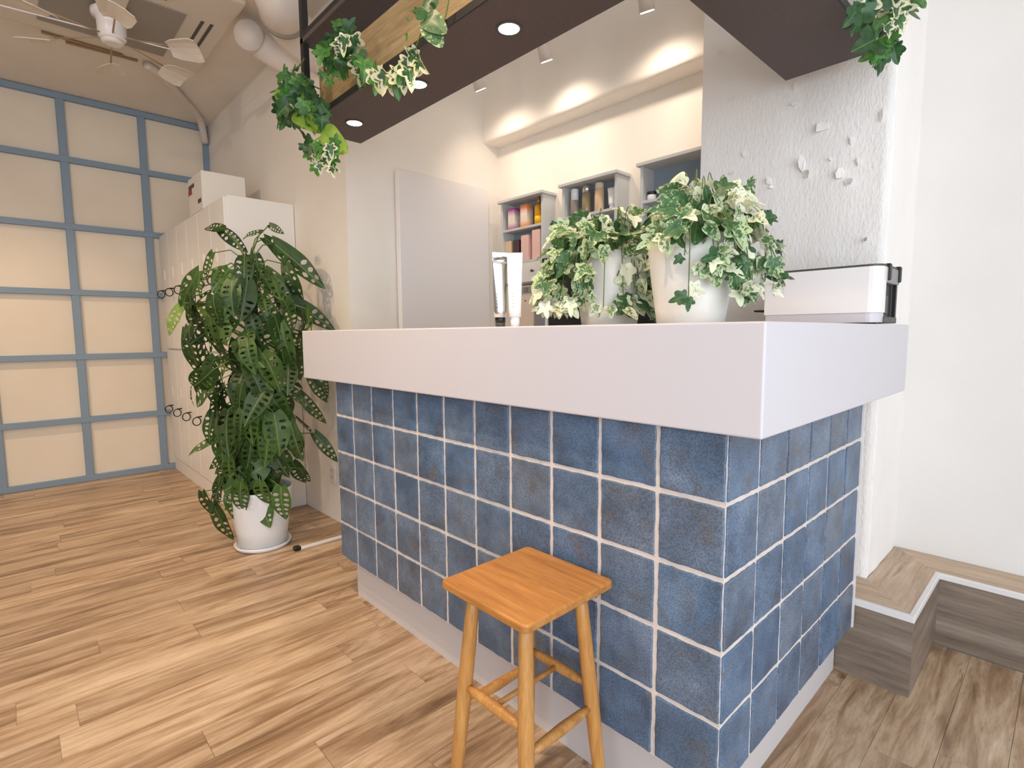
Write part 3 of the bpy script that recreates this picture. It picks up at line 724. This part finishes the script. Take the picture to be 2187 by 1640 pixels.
# ------------------------------------------------------------------ things on the counter
ZK = 1.117
def cosm(xc, yc, body, capm, label, ang, h, r, top, clearbase):
    t = thing('cosmetic_tube', label, 'tube', (xc, yc, ZK))
    ch = 0.026
    if clearbase:
        lathe('cap_base', [(r*.80, ZK), (r*.80, ZK+.013)], xc, yc, dark_grey, t, 24); lathe('cap', [(r*.86, ZK+.013), (r*.86, ZK+ch)], xc, yc, capm, t, 24)
    else: lathe('cap', [(r*.70, ZK), (r*.78, ZK+ch)], xc, yc, capm, t, 24)
    tube_shape('tube_body', xc, yc, ZK+ch, h-ch-.012, r, top, body, t, ang)
    ca, sa = math.cos(ang), math.sin(ang); z0 = ZK+h-.012
    bm = bmesh.new(); bm_box(bm, -top, top, -.0012, .0012, z0, z0+.012)
    bmesh.ops.rotate(bm, verts=bm.verts, cent=(0, 0, 0), matrix=Matrix.Rotation(ang, 3, 'Z')); bmesh.ops.translate(bm, verts=bm.verts, vec=(xc, yc, 0))
    from_bm('crimped_end', bm, body, t)
    return t
view_ang = math.atan2(_r0.y, _r0.x)
t1 = cosm(-0.655, 0.02, alu, black_pl, 'silver metal tube with black cap standing on the countertop', view_ang+0.35, .200, .0165, .021, True)
t2 = cosm(-0.612, 0.035, white_pl, cap_white, 'white plastic tube with white cap standing on the countertop', view_ang-0.1, .196, .0165, .021, False)
fd = Vector((-_f.x*-1, -_f.y*-1, 0)); fd = Vector((-_f.x, -_f.y, 0)).normalized()
for i, ch in enumerate('AZURA'):
    for (xc, yc, t_, off) in ((-0.655, 0.02, t1, -0.008), (-0.612, 0.035, t2, -0.005)):
        pos = Vector((xc, yc, 0))+fd*0.0158+Vector((_r0.x, _r0.y, 0))*off
        text(ch, (pos.x, pos.y, ZK+0.088-i*0.0088), (math.pi/2, 0, view_ang), 0.006, faint_ink if t_ is t2 else dark_grey, t_, 'letter')

# printer-like machine at the end of the counter
pr = thing('label_printer', 'white desktop printer with open dark back at the end of the countertop', 'printer', (-0.1, 0.9, ZK))
bm = bmesh.new(); rc = 0.030; pts = []
PX0, PX1, PY0, PY1 = -0.262, 0.050, 0.80, 1.0
# white front shell: plan outline with a rounded right corner
outl = [(PX0, PY0)] + [(PX1-rc+rc*math.cos(math.radians(a)), PY0+rc+rc*math.sin(math.radians(a))) for a in (-90, -72, -54, -36, -18, 0)] + [(PX1, PY0+0.055), (PX1-0.012, PY0+0.055), (PX1-0.012, PY0+0.045), (PX0+0.01, PY0+0.045), (PX0, PY0+0.045)]
prism('front_shell', outl, 2, ZK+0.034, ZK+0.162, white_pl, pr)
prism('lower_shell', [(PX0+0.004, PY0+0.002)]+[(a-0.004, b+0.004) for a, b in outl[1:8]]+[(PX0+0.004, PY0+0.044)], 2, ZK+0.006, ZK+0.034, white_lam, pr)
prism('top_edge', [(a, b) for a, b in outl[:8]]+[(PX1, PY1), (PX0, PY1)], 2, ZK+0.162, ZK+0.168, dark_grey, pr)
box('left_panel', PX0, PX0+0.012, PY0+0.045, PY1, ZK+0.006, ZK+0.162, white_pl, pr)
box('rear_body', PX0+0.012, PX1-0.014, PY0+0.055, PY1, ZK+0.006, ZK+0.162, black_pl, pr, 0.002)
box('end_top_rail', PX1-0.05, PX1+0.002, PY0+0.055, PY1, ZK+0.118, ZK+0.162, grey_pl, pr, 0.002)
box('end_bottom_tray', PX1-0.05, PX1, PY0+0.055, PY1, ZK+0.004, ZK+0.022, dark_grey, pr, 0.002)
box('end_post', PX1-0.012, PX1-0.002, PY1-0.014, PY1, ZK+0.022, ZK+0.118, black_pl, pr, 0.001)
box('vent_block', PX1-0.014, PX1-0.006, PY0+0.062, PY0+0.115, ZK+0.03, ZK+0.085, dark_grey, pr, 0.003)
for yy in (PY0+0.06, PY1-0.02): box('corner_clip', PX1-0.008, PX1+0.008, yy, yy+0.018, ZK+0.125, ZK+0.172, black_pl, pr, 0.003)
box('foot', PX0+0.10, PX1-0.01, PY0+0.012, PY0+0.03, ZK, ZK+0.006, black_pl, pr)
box('foot', PX0+0.02, PX1-0.06, PY1-0.04, PY1-0.02, ZK, ZK+0.006, black_pl, pr)
box('paper_tray', PX0-0.075, PX0+0.002, PY0+0.03, PY1-0.02, ZK+0.004, ZK+0.014, black_pl, pr, 0.001)
box('paper_guide', PX0-0.045, PX0+0.002, PY0+0.03, PY1-0.02, ZK+0.046, ZK+0.052, black_pl, pr, 0.001)

# ------------------------------------------------------------------ leaves
def edge_attr(me, vals):
    a = me.attributes.new('edge', 'FLOAT', 'POINT')
    for i, v in enumerate(vals): a.data[i].value = v
def ivy_leaf(lobes, depth, fold=0.18, seed=0, mat=None, rnd=0.0):
    """unit leaf: petiole at origin, tip at +x (length 1)"""
    rr = random.Random(seed); V = [(0.38, 0, 0)]; E = [0.0]; n = 36; pts = []
    for k in range(n):
        a = 2*math.pi*k/n
        if depth == 0:
            r = 0.44*(1+0.42*max(0, math.cos(a))**9)*(1-0.32*max(0, -math.cos(a))**10)*(1-0.20*abs(math.sin(a))**2)
        else:
            r = 0.40*(1-depth)
            for la, ls in lobes:
                dlt = abs((a-la+math.pi) % (2*math.pi)-math.pi); r = max(r, 0.40*(1-depth)+(ls-0.40*(1-depth))*max(0, 1-(dlt/0.72)**1.25))
            dl = abs(a-math.pi)
            if dl < 0.45: r = min(r, 0.26+dl*0.35)
        r *= 1+rnd*(rr.random()-0.5)
        pts.append((0.38+r*math.cos(a), r*math.sin(a)))
    for s, e in ((0.55, 0.45), (1.0, 1.0)):
        for x, y in pts:
            X = 0.38+(x-0.38)*s; Y = y*s
            Z = fold*abs(Y)*1.5-0.34*(X**2)+0.03*math.sin(8*X+seed)*(0.4+abs(Y))
            V.append((X, Y, Z)); E.append(e)
    F = [(0, 1+k, 1+(k+1) % n) for k in range(n)]
    F += [(1+k, 1+n+k, 1+n+(k+1) % n, 1+(k+1) % n) for k in range(n)]
    me = bpy.data.meshes.new('leaf'); me.from_pydata(V, [], F); me.update(); edge_attr(me, E); me.materials.append(mat)
    for p in me.polygons: p.use_smooth = True
    return me
L5 = [(0, 0.66), (1.0, 0.54), (-1.0, 0.54), (2.0, 0.44), (-2.0, 0.44)]
L3 = [(0, 0.66), (1.2, 0.50), (-1.2, 0.50), (2.2, .36), (-2.2, .36)]
def monstera_leaf(K, wd, seed, mat, slots=True, curl=0.25, fold=0.15):
    rr = random.Random(seed); V = []; F = []; idx = {}
    def wfun(u):
        return wd*(math.sin(math.pi*min(1, u*0.93+0.07)**0.80))**0.75*(1.0-0.15*u) if u < 0.999 else 0.0
    def vert(u, v, side):
        key = (round(u, 4), round(v, 4), side if v > 1e-6 else 0)
        if key in idx: return idx[key]
        wv = wfun(u)*v; x = u+0.10*v*(1-u)*math.sin(math.pi*u)-0.09*v*(1-u)**3
        y = side*wv; z = fold*abs(y)-curl*u*u-0.25*y*y+0.015*math.sin(11*u+seed)*v
        V.append((x, y, z)); idx[key] = len(V)-1; return idx[key]
    us = [i/(K) for i in range(K+1)]
    for side in (1, -1):
        for i in range(K):
            u0, u1 = us[i], us[i+1]; um = (u0+u1)/2; h = (u1-u0)
            def f(*a):
                ids = []
                for q in a:
                    k = vert(q[0], q[1], side)
                    if k not in ids: ids.append(k)
                if len(ids) > 2: F.append(tuple(ids if side > 0 else ids[::-1]))
            if slots and 0 < i < K-1 and rr.random() < 0.9:
                a = 0.12+0.12*rr.random(); b = 0.70+0.2*rr.random(); e = h*(0.17+0.12*rr.random())
                l1, l2 = a+(b-a)*.3, a+(b-a)*.7
                f((u0, 0), (um, 0), (um, a), (u0+e, l1), (u0, .4)); f((u0, .4), (u0+e, l1), (u0+e, l2), (u0, .65)); f((u0, .65), (u0+e, l2), (um, b), (um, 1), (u0, 1))
                f((um, 0), (u1, 0), (u1, .4), (u1-e, l1), (um, a)); f((u1, .4), (u1, .65), (u1-e, l2), (u1-e, l1)); f((u1, .65), (u1, 1), (um, 1), (um, b), (u1-e, l2))
            else:
                f((u0, 0), (um, 0), (u1, 0), (u1, .4), (u0, .4)); f((u0, .4), (u1, .4), (u1, .65), (u0, .65)); f((u0, .65), (u1, .65), (u1, 1), (um, 1), (u0, 1))
    me = bpy.data.meshes.new('leaf'); me.from_pydata(V, [], F); me.update(); me.materials.append(mat)
    for p in me.polygons: p.use_smooth = True
    return me
def orient(tip, nrm):
    x = tip.normalized(); z = (nrm-x*nrm.dot(x))
    if z.length < 1e-4: z = Vector((0, 0, 1))-x*x.z
    if z.length < 1e-4: z = Vector((1, 0, 0))
    z.normalize(); y = z.cross(x); return Matrix((x, y, z)).transposed().to_euler()
def put(parent, me, pos, tip, nrm, size):
    if parent.name.startswith('potted_monstera'):
        pos = Vector(pos); tn = tip.normalized()*size
        ov = max(pos.y, pos.y+tn.y)+size*.2-(YA-.02)
        if ov > 0: pos.y -= ov
        ov = -2.93-(min(pos.x, pos.x+tn.x)-size*.2)
        if ov > 0: pos.x += ov
    return inst('leaf', me, parent, Vector(pos)-org(parent), orient(tip, nrm), size)
RV = Vector((_r0.x, _r0.y, 0)); FV = Vector((_f.x, _f.y, 0)).normalized()   # right and away as seen in the photo
rl_ = random.Random(11)
def rv(s=1.0): return Vector((rl_.gauss(0, s), rl_.gauss(0, s), rl_.gauss(0, s)))

# --- large holey-leaf plant in the white pot
mp = thing('potted_monstera', 'tall holey-leaved plant on a moss pole in a white pot', 'potted plant', (-2.46, -0.05, 0))
mx, my = -2.46, -0.05
lathe('saucer', [(.118, 0), (.132, .004), (.139, .022), (.135, .024), (.125, .010), (.10, .008)], mx, my, pot_white, mp, 40)
lathe('pot', [(.108, .009), (.116, .012), (.128, .10), (.142, .20), (.155, .295), (.157, .31), (.150, .312), (.146, .30), (.14, .27)], mx, my, pot_white, mp, 44)
lathe('soil', [(.142, .262), (.142, .272), (.06, .285), (.02, .288)], mx, my, soil, mp, 30)
tube('moss_pole', curve([(mx, my, .27), (mx-.006, my, .7), (mx-.002, my+.004, 1.1), (mx-.008, my, 1.50)], 5), [.03+.003*math.sin(i*2.1) for i in range(16)], moss, mp, 16)
ML = [monstera_leaf(7, .29, 1, mon_mid, curl=.35), monstera_leaf(7, .30, 2, mon_dark, curl=.25), monstera_leaf(7, .32, 3, mon_mid, curl=.5), monstera_leaf(8, .28, 4, mon_dark, curl=.42),
      monstera_leaf(7, .33, 5, mon_mid, curl=.3), monstera_leaf(7, .30, 6, mon_dark, curl=.6)]
MLIME = [monstera_leaf(7, .33, 8, mon_lime, curl=.25), monstera_leaf(7, .36, 9, mon_lime, slots=False, curl=.3)]
ENV = [(0.10, .22, .10), (0.30, .28, .18), (0.45, .27, .22), (0.62, .28, .26), (0.80, .31, .30), (0.98, .37, .33), (1.12, .42, .38), (1.25, .43, .38), (1.38, .34, .24), (1.50, .22, .14), (1.60, .15, .10)]
def env(z, s):
    for (z0, l0, r0), (z1, l1, r1) in zip(ENV, ENV[1:]):
        if z0 <= z <= z1:
            t = (z-z0)/(z1-z0); return (l0+(l1-l0)*t)*(1-s)/2+(r0+(r1-r0)*t)*(1+s)/2
    return .2
stems = bmesh.new()
def mon(z_att, az, reach, size, me, up=0.06, tipdown=0.9, face=0.6):
    d = RV*math.cos(az)-FV*math.sin(az)      # az 0 = photo right, 90 deg = towards camera
    a = Vector((mx, my, z_att-0.02)); pos = a+d*reach+Vector((0, 0, up))
    mid = a.lerp(pos, .55)+Vector((0, 0, .05+.25*up))
    bm_tube(stems, [a, a.lerp(mid, .6)+Vector((0, 0, .01)), mid, pos], [.004, .0035, .003, .0025], 5)
    tip = (d*(1-tipdown)*1.2+Vector((0, 0, -tipdown))+rv(.30)).normalized()
    nrm = (d*face-FV*(0.25)+Vector((0, 0, .45))+rv(.42)).normalized()
    put(mp, me, pos, tip, nrm, size)
# body of foliage
for i in range(175):
    z = 0.30+1.12*(i/174)+rl_.uniform(-.04, .04)
    az = rl_.uniform(-.35, math.pi+.35) if rl_.random() < .78 else rl_.uniform(math.pi, 2*math.pi)
    e = env(z, math.cos(az))
    size = rl_.uniform(.13, .22) * (0.9 if z > 1.3 else 1)
    reach = max(.03, (e-size*.30)*rl_.uniform(.35, 1.0))
    if math.sin(az) > 0.3: reach *= 0.8
    me = ML[rl_.randrange(6)] if rl_.random() > .05 else MLIME[0]
    mon(min(z, 1.46), az, reach, size, me, up=rl_.uniform(.0, .08), tipdown=rl_.uniform(.55, 1.0))
# single leaves that shape the outline, from the photo
def monpx(u, v, depth_off, tu, tv, size, me, nz=.5, att=None):
    dep = (Vector((mx, my, 0))-CAM).dot(_f)+depth_off
    def at(u_, v_):
        d = _r*((u_-1093.5)/FPX)+_u*(-(v_-820)/FPX)+_f; return CAM+d*dep
    p, q = at(u, v), at(tu, tv); tip = (q-p)
    o = put(mp, me, p, tip+FV*rl_.uniform(-.02, .04), -FV+Vector((0, 0, nz))+rv(.1), tip.length if size is None else size)
    o.scale.y *= 1.05 if v > 1020 and u > 490 else (rl_.uniform(.62, .95) if tip.length < .17 else .58)
    a = Vector((mx, my, min(1.46, p.z-.05) if att is None else att))
    bm_tube(stems, [a, a.lerp(p, .5)+Vector((0, 0, .04)), p], [.004, .003, .0025], 5)
for a in [(478, 488, -.05, 430, 480, None, ML[1], .8), (470, 490, -.02, 520, 530, None, ML[3], .5), (575, 480, .0, 605, 497, None, ML[1], .2), (560, 495, -.05, 515, 500, None, ML[0], .9),
          (565, 508, 0, 640, 560, None, ML[3], .6), (590, 520, .02, 695, 605, None, ML[1], .4), (455, 540, -.1, 415, 600, None, ML[0], .6), (425, 580, -.15, 352, 668, None, ML[4], .5),
          (385, 655, -.1, 350, 715, None, MLIME[0], .4), (420, 650, 0, 455, 700, None, MLIME[0], .4), (610, 565, 0, 640, 650, None, ML[4], .4), (640, 640, .05, 735, 700, None, ML[1], .4),
          (600, 590, 0, 655, 690, None, ML[3], .4), (405, 700, -.1, 395, 800, None, ML[5], .2), (400, 705, -.08, 410, 815, None, ML[3], .1), (520, 600, -.12, 440, 700, None, ML[4], .5),
          (660, 800, .05, 692, 865, None, ML[1], .3), (690, 795, .05, 695, 850, None, ML[3], .2), (640, 840, .0, 690, 905, None, ML[3], .4), (672, 925, .1, 722, 985, None, ML[1], .3),
          (470, 1020, -.12, 445, 1090, None, ML[3], .3), (455, 1075, -.12, 482, 1168, None, ML[1], .1), (432, 1050, -.12, 445, 1125, None, ML[5], .1), (515, 1030, -.215, 503, 1105, None, ML[0], .2),
          (555, 1030, -.215, 560, 1088, None, ML[4], .1), (600, 1040, -.215, 600, 1115, None, ML[0], .1), (640, 1000, -.02, 655, 1040, None, ML[1], .1), (500, 900, -.2, 520, 990, None, ML[2], .3),
          (560, 880, -.2, 545, 980, None, ML[4], .3), (620, 900, -.15, 640, 990, None, ML[1], .3), (455, 880, -.15, 440, 950, None, ML[1], .2), (540, 560, -.15, 540, 640, None, ML[2], .4),
          (520, 1000, -.1, 430, 1040, None, ML[5], .6), (500, 960, -.12, 440, 1000, None, ML[1], .4), (560, 640, -.2, 610, 720, None, ML[2], .5), (600, 690, -.2, 620, 790, None, ML[4], .4)]:
    u, v, do, tu, tv, sz, me, nz = a; monpx(u, v, do, tu, tv, sz, me, nz)
from_bm('stems', stems, stem_g, mp, True)

# --- potted variegated ivy on the countertop
IV = [ivy_leaf(L5, .55, seed=1, mat=ivy_green), ivy_leaf(L3, .5, seed=2, mat=ivy_var), ivy_leaf(L3, .35, seed=3, mat=ivy_var), ivy_leaf(L5, .45, seed=4, mat=ivy_dark),
      ivy_leaf(L3, 0, seed=5, mat=ivy_green), ivy_leaf(L3, .4, seed=6, mat=ivy_pale), ivy_leaf(L3, 0, seed=7, mat=ivy_var), ivy_leaf(L5, .5, seed=8, mat=ivy_pale), ivy_leaf(L3, .45, seed=9, mat=ivy_green)]
def ivy_pot(px_, py_, label, clusters, singles, seed):
    global rl_
    rl_ = random.Random(seed)
    t = thing('potted_ivy', label, 'potted plant', (px_, py_, ZK))
    lathe('pot', [(.070, ZK), (.076, ZK+.003), (.080, ZK+.03), (.090, ZK+.10), (.098, ZK+.17), (.100, ZK+.195), (.095, ZK+.197), (.092, ZK+.185)], px_, py_, planter, t, 44)
    lathe('soil', [(.092, ZK+.175), (.09, ZK+.182), (.03, ZK+.186)], px_, py_, soil, t, 24)
    bm = bmesh.new(); top = Vector((px_, py_, ZK+.185)); dep0 = (top-CAM).dot(_f)
    def at(u, v, do): return CAM+(_r*((u-1093.5)/FPX)+_u*(-(v-820)/FPX)+_f)*(dep0+do)
    def stem(pos, bow=.05):
        h = Vector((pos.x-px_, pos.y-py_, 0)); a = top+h.normalized()*min(.06, h.length*.5)
        apex = Vector((px_, py_, 0))+h*.75; apex.z = max(top.z+bow, pos.z+.4*bow)
        bm_tube(bm, curve([a, apex, pos], 4), .0013, 5)
    def leaf(pos, me, size, tip=None, nrm=None):
        h = Vector((pos.x-px_, pos.y-py_, 0)); rr_ = h.length; prof = .104 if pos.z < ZK+.2 else 0
        if rr_ < prof: pos = pos+h.normalized()*(prof-rr_+.004)      # keep leaves outside the pot wall
        d = h.normalized() if rr_ > .02 else -FV
        if tip is None: tip = d*.5+Vector((0, 0, -.55))+rv(.45)
        if nrm is None: nrm = d*.5-FV*.6+Vector((0, 0, .5))+rv(.42)
        pos = Vector(pos); pos.z = max(pos.z, ZK+.006+size*1.2*max(0, -tip.normalized().z)+size*.38)
        o = put(t, me, pos, tip, nrm, size); o.scale.y *= rl_.uniform(.8, 1.05); return pos
    for (u, v, ru, rv_, n, kinds, s0, s1, d0, d1) in clusters:
        for i in range(n):
            a = rl_.uniform(0, 2*math.pi); r = math.sqrt(rl_.random())
            pos = at(u+ru*r*math.cos(a), v+rv_*r*math.sin(a), rl_.uniform(d0, d1))
            p = leaf(pos, IV[rl_.choice(kinds)], rl_.uniform(s0, s1))
            if i % 6 == 0: stem(p)
    for (u, v, tu, tv, k, do) in singles:
        p, q = at(u, v, do), at(tu, tv, do); leaf(p, IV[k], (q-p).length, q-p, -FV+Vector((0, 0, .3))+rv(.15))
        if (u, v) in ((1470, 642), (1462, 545), (1255, 625), (1220, 655)): stem(p)
    from_bm('stems', bm, stem_g, t, True)
    txt = text('Laus', (0, 0, 0), (math.pi/2, 0, 0), .022, ink, t, 'script_mark', .45)
    pos = Vector((px_, py_, ZK+.135))+fd*0.0952+RV*.018
    txt.location = pos-org(t); txt.rotation_euler = (math.pi/2-0.09, 0, view_ang+0.18)
    return t
G_ = (0, 0, 4, 8, 8, 3); V_ = (1, 2, 5, 6, 7, 2, 1); MIX = (0, 1, 1, 2, 3, 5, 6, 7, 8, 2)
ivy_pot(-0.194, 0.203, 'potted variegated ivy on the countertop corner beside the printer',
        [(1560, 400, 50, 22, 12, V_, .036, .05, -.03, .08), (1485, 388, 28, 20, 14, V_, .036, .05, -.05, .05), (1500, 425, 80, 28, 34, MIX, .038, .055, -.07, .08), (1560, 420, 50, 25, 18, V_, .038, .052, -.05, .08),
         (1500, 470, 105, 32, 38, G_, .055, .078, -.12, .06), (1510, 460, 110, 38, 30, MIX, .040, .055, -.13, .02), (1600, 480, 40, 45, 22, MIX, .042, .062, -.08, .06),
         (1625, 535, 32, 42, 20, MIX, .042, .062, -.08, .02), (1560, 545, 28, 36, 14, G_, .042, .062, -.14, -.08), (1530, 560, 30, 28, 8, V_, .036, .05, -.14, -.11),
         (1652, 590, 12, 45, 9, MIX, .032, .045, -.08, -.02), (1600, 612, 32, 14, 10, V_, .036, .048, -.12, -.06), (1425, 475, 40, 30, 16, MIX, .042, .06, -.12, 0.0)],
        [(1462, 545, 1440, 560, 3, -.13), (1475, 630, 1432, 640, 3, -.13), (1465, 618, 1512, 618, 7, -.13), (1470, 642, 1470, 678, 8, -.13), (1480, 560, 1505, 590, 2, -.13), (1510, 540, 1540, 610, 8, -.13),
         (1470, 478, 1415, 498, 0, -.14), (1500, 480, 1545, 505, 4, -.14), (1655, 540, 1650, 585, 0, -.08)], 21)
ivy_pot(-0.470, 0.262, 'potted variegated ivy on the countertop next to the two tubes',
        [(1300, 462, 70, 16, 16, MIX, .042, .06, -.04, .06), (1285, 478, 70, 22, 24, MIX, .045, .065, -.05, .06), (1270, 505, 85, 28, 30, G_, .055, .08, -.10, .05), (1350, 490, 50, 32, 26, MIX, .045, .065, -.09, .05),
         (1210, 525, 38, 34, 22, MIX, .045, .065, -.06, .05), (1192, 575, 32, 38, 22, G_, .042, .062, -.06, .06), (1190, 630, 34, 40, 26, V_, .040, .058, -.06, .05),
         (1245, 555, 26, 40, 16, G_, .048, .065, -.14, -.06), (1230, 640, 28, 18, 9, V_, .042, .056, -.14, -.07), (1352, 555, 30, 36, 22, V_, .042, .06, -.10, .02),
         (1368, 610, 26, 40, 24, MIX, .040, .058, -.10, .02), (1345, 655, 30, 22, 14, MIX, .040, .056, -.12, -.02), (1300, 668, 25, 10, 5, (7, 5), .032, .042, -.15, -.13)],
        [(1250, 560, 1235, 600, 8, -.14), (1255, 625, 1275, 645, 0, -.14), (1220, 655, 1205, 688, 8, -.08), (1290, 520, 1290, 560, 4, -.14), (1185, 470, 1180, 488, 3, 0)], 22)

# --- ivy garlands on the hanging shelf
rl_ = random.Random(5)
GE = [ivy_leaf(L5, .6, seed=31, mat=ivy_edge, fold=.3), ivy_leaf(L3, .6, seed=32, mat=ivy_edge, fold=.3), ivy_leaf(L5, .55, seed=33, mat=garland_g, fold=.2), ivy_leaf(L3, .55, seed=34, mat=garland_g, fold=.2),
      ivy_leaf(L3, 0, seed=35, mat=pothos, fold=.15), ivy_leaf(L5, .5, seed=36, mat=ivy_dark, fold=.2), ivy_leaf(L3, 0, seed=37, mat=ivy_green, fold=.1)]
def garland(label, loc, clusters, singles, axis, val, paths):
    t = thing('ivy_garland', label, 'garland', loc); bm = bmesh.new()
    out = Vector((0, -1, 0)) if axis == 1 else Vector((1, 0, 0))
    for path in paths: bm_tube(bm, curve([P(u, v, axis, val) for u, v in path], 5), .0022, 5)
    for (u, v, ru, rv_, n, kinds, s0, s1) in clusters:
        for i in range(n):
            a = rl_.uniform(0, 2*math.pi); r = math.sqrt(rl_.random())
            pos = P(u+ru*r*math.cos(a), v+rv_*r*math.sin(a), axis, val)+out*rl_.uniform(.012, .06)
            tip = Vector((rl_.gauss(0, .5), rl_.gauss(0, .4), -0.9+rl_.gauss(0, .45))); nrm = -FV+Vector((0, 0, -.15))+rv(.45)
            put(t, GE[rl_.choice(kinds)], pos, tip, nrm, rl_.uniform(s0, s1))
    for (u, v, tu, tv, k) in singles:
        p, q = P(u, v, axis, val)+out*.03, P(tu, tv, axis, val)+out*.03
        put(t, GE[k], p, q-p, -FV+Vector((0, 0, .1))+rv(.15), (q-p).length)
    from_bm('vine_stem', bm, stem_g, t, True)
    return t
garland('ivy garland clump hanging from the free end post of the hanging shelf', (-1.80, -0.02, 1.95),
        [(650, 175, 35, 30, 16, (2, 3, 2, 6), .055, .085), (655, 215, 38, 35, 26, (2, 3, 5, 5, 4), .055, .085), (640, 245, 22, 35, 8, (5, 2), .06, .09), (690, 235, 18, 22, 7, (5, 2), .05, .07),
         (705, 320, 26, 26, 20, (2, 3, 0, 1), .040, .06), (710, 345, 12, 15, 7, (3, 1), .04, .055), (690, 305, 14, 12, 5, (5,), .045, .06)],
        [(655, 235, 690, 262, 4), (690, 255, 672, 292, 4), (697, 292, 735, 308, 4), (640, 190, 608, 165, 3), (625, 230, 618, 262, 5), (660, 150, 640, 140, 2)], 1, -0.03,
        [[(655, 165), (665, 220), (690, 270), (700, 300), (708, 345)]])
garland('white-edged ivy garland draped over the oak front board of the hanging shelf', (-1.35, -0.02, 2.05),
        [(735, 95, 22, 38, 14, (2, 5, 2), .055, .08), (768, 95, 18, 36, 11, (0, 1, 5, 5), .055, .08), (745, 130, 20, 18, 8, (5, 2), .04, .06), (735, 160, 18, 20, 6, (2, 3), .035, .05)],
        [(720, 110, 692, 150, 2), (742, 70, 737, 38, 2), (758, 80, 770, 45, 5), (735, 120, 728, 155, 2), (930, 60, 955, 92, 6), (925, 48, 960, 60, 6), (912, 20, 945, 35, 5), (915, 25, 905, 50, 5), (892, 80, 882, 95, 3), (889, 55, 892, 44, 3), (938, 0, 930, 12, 5)], 1, -0.03,
        [[(745, 60), (770, 110), (785, 138), (810, 158), (840, 155), (870, 130), (890, 95), (905, 50), (915, 10)], [(962, -20), (950, 40), (938, 70)]])
tg = [o for o in bpy.data.objects if o.name.startswith('ivy_garland')][-1]
vine_px = [(786, 138), (795, 150), (805, 158), (815, 155), (825, 150), (835, 148), (845, 145), (855, 135), (862, 130), (870, 128), (878, 120), (885, 110), (890, 95), (838, 158), (850, 150), (800, 140), (812, 145), (866, 140), (880, 125), (776, 118), (783, 128), (893, 105)]
for u, v in vine_px:
    for _ in range(1):
        p = P(u+rl_.uniform(-8, 8), v+rl_.uniform(-8, 8), 1, -0.045); put(tg, GE[rl_.choice((0, 1, 1, 0, 3))], p, Vector((rl_.gauss(0, .5), -.2, -.9+rl_.gauss(0, .3))), -FV+rv(.4), rl_.uniform(.055, .085))
garland('ivy garland hanging from the end of the hanging shelf in front of the column', (-0.03, 0.9, 2.0),
        [(1850, 10, 32, 25, 15, (0, 1, 0, 5), .06, .085), (1885, 5, 25, 25, 8, (2, 3), .05, .07), (1862, 60, 22, 25, 12, (2, 3, 0), .04, .06), (1858, 100, 20, 20, 12, (2, 5, 3), .045, .06)],
        [(1858, 105, 1850, 138, 2), (1885, 85, 1905, 90, 5), (1895, 5, 1922, 15, 2), (1850, 95, 1824, 92, 5), (1868, 70, 1890, 75, 4), (1865, 45, 1888, 52, 3)], 0, -0.02,
        [[(1840, -30), (1855, 20), (1868, 60), (1860, 110)]])
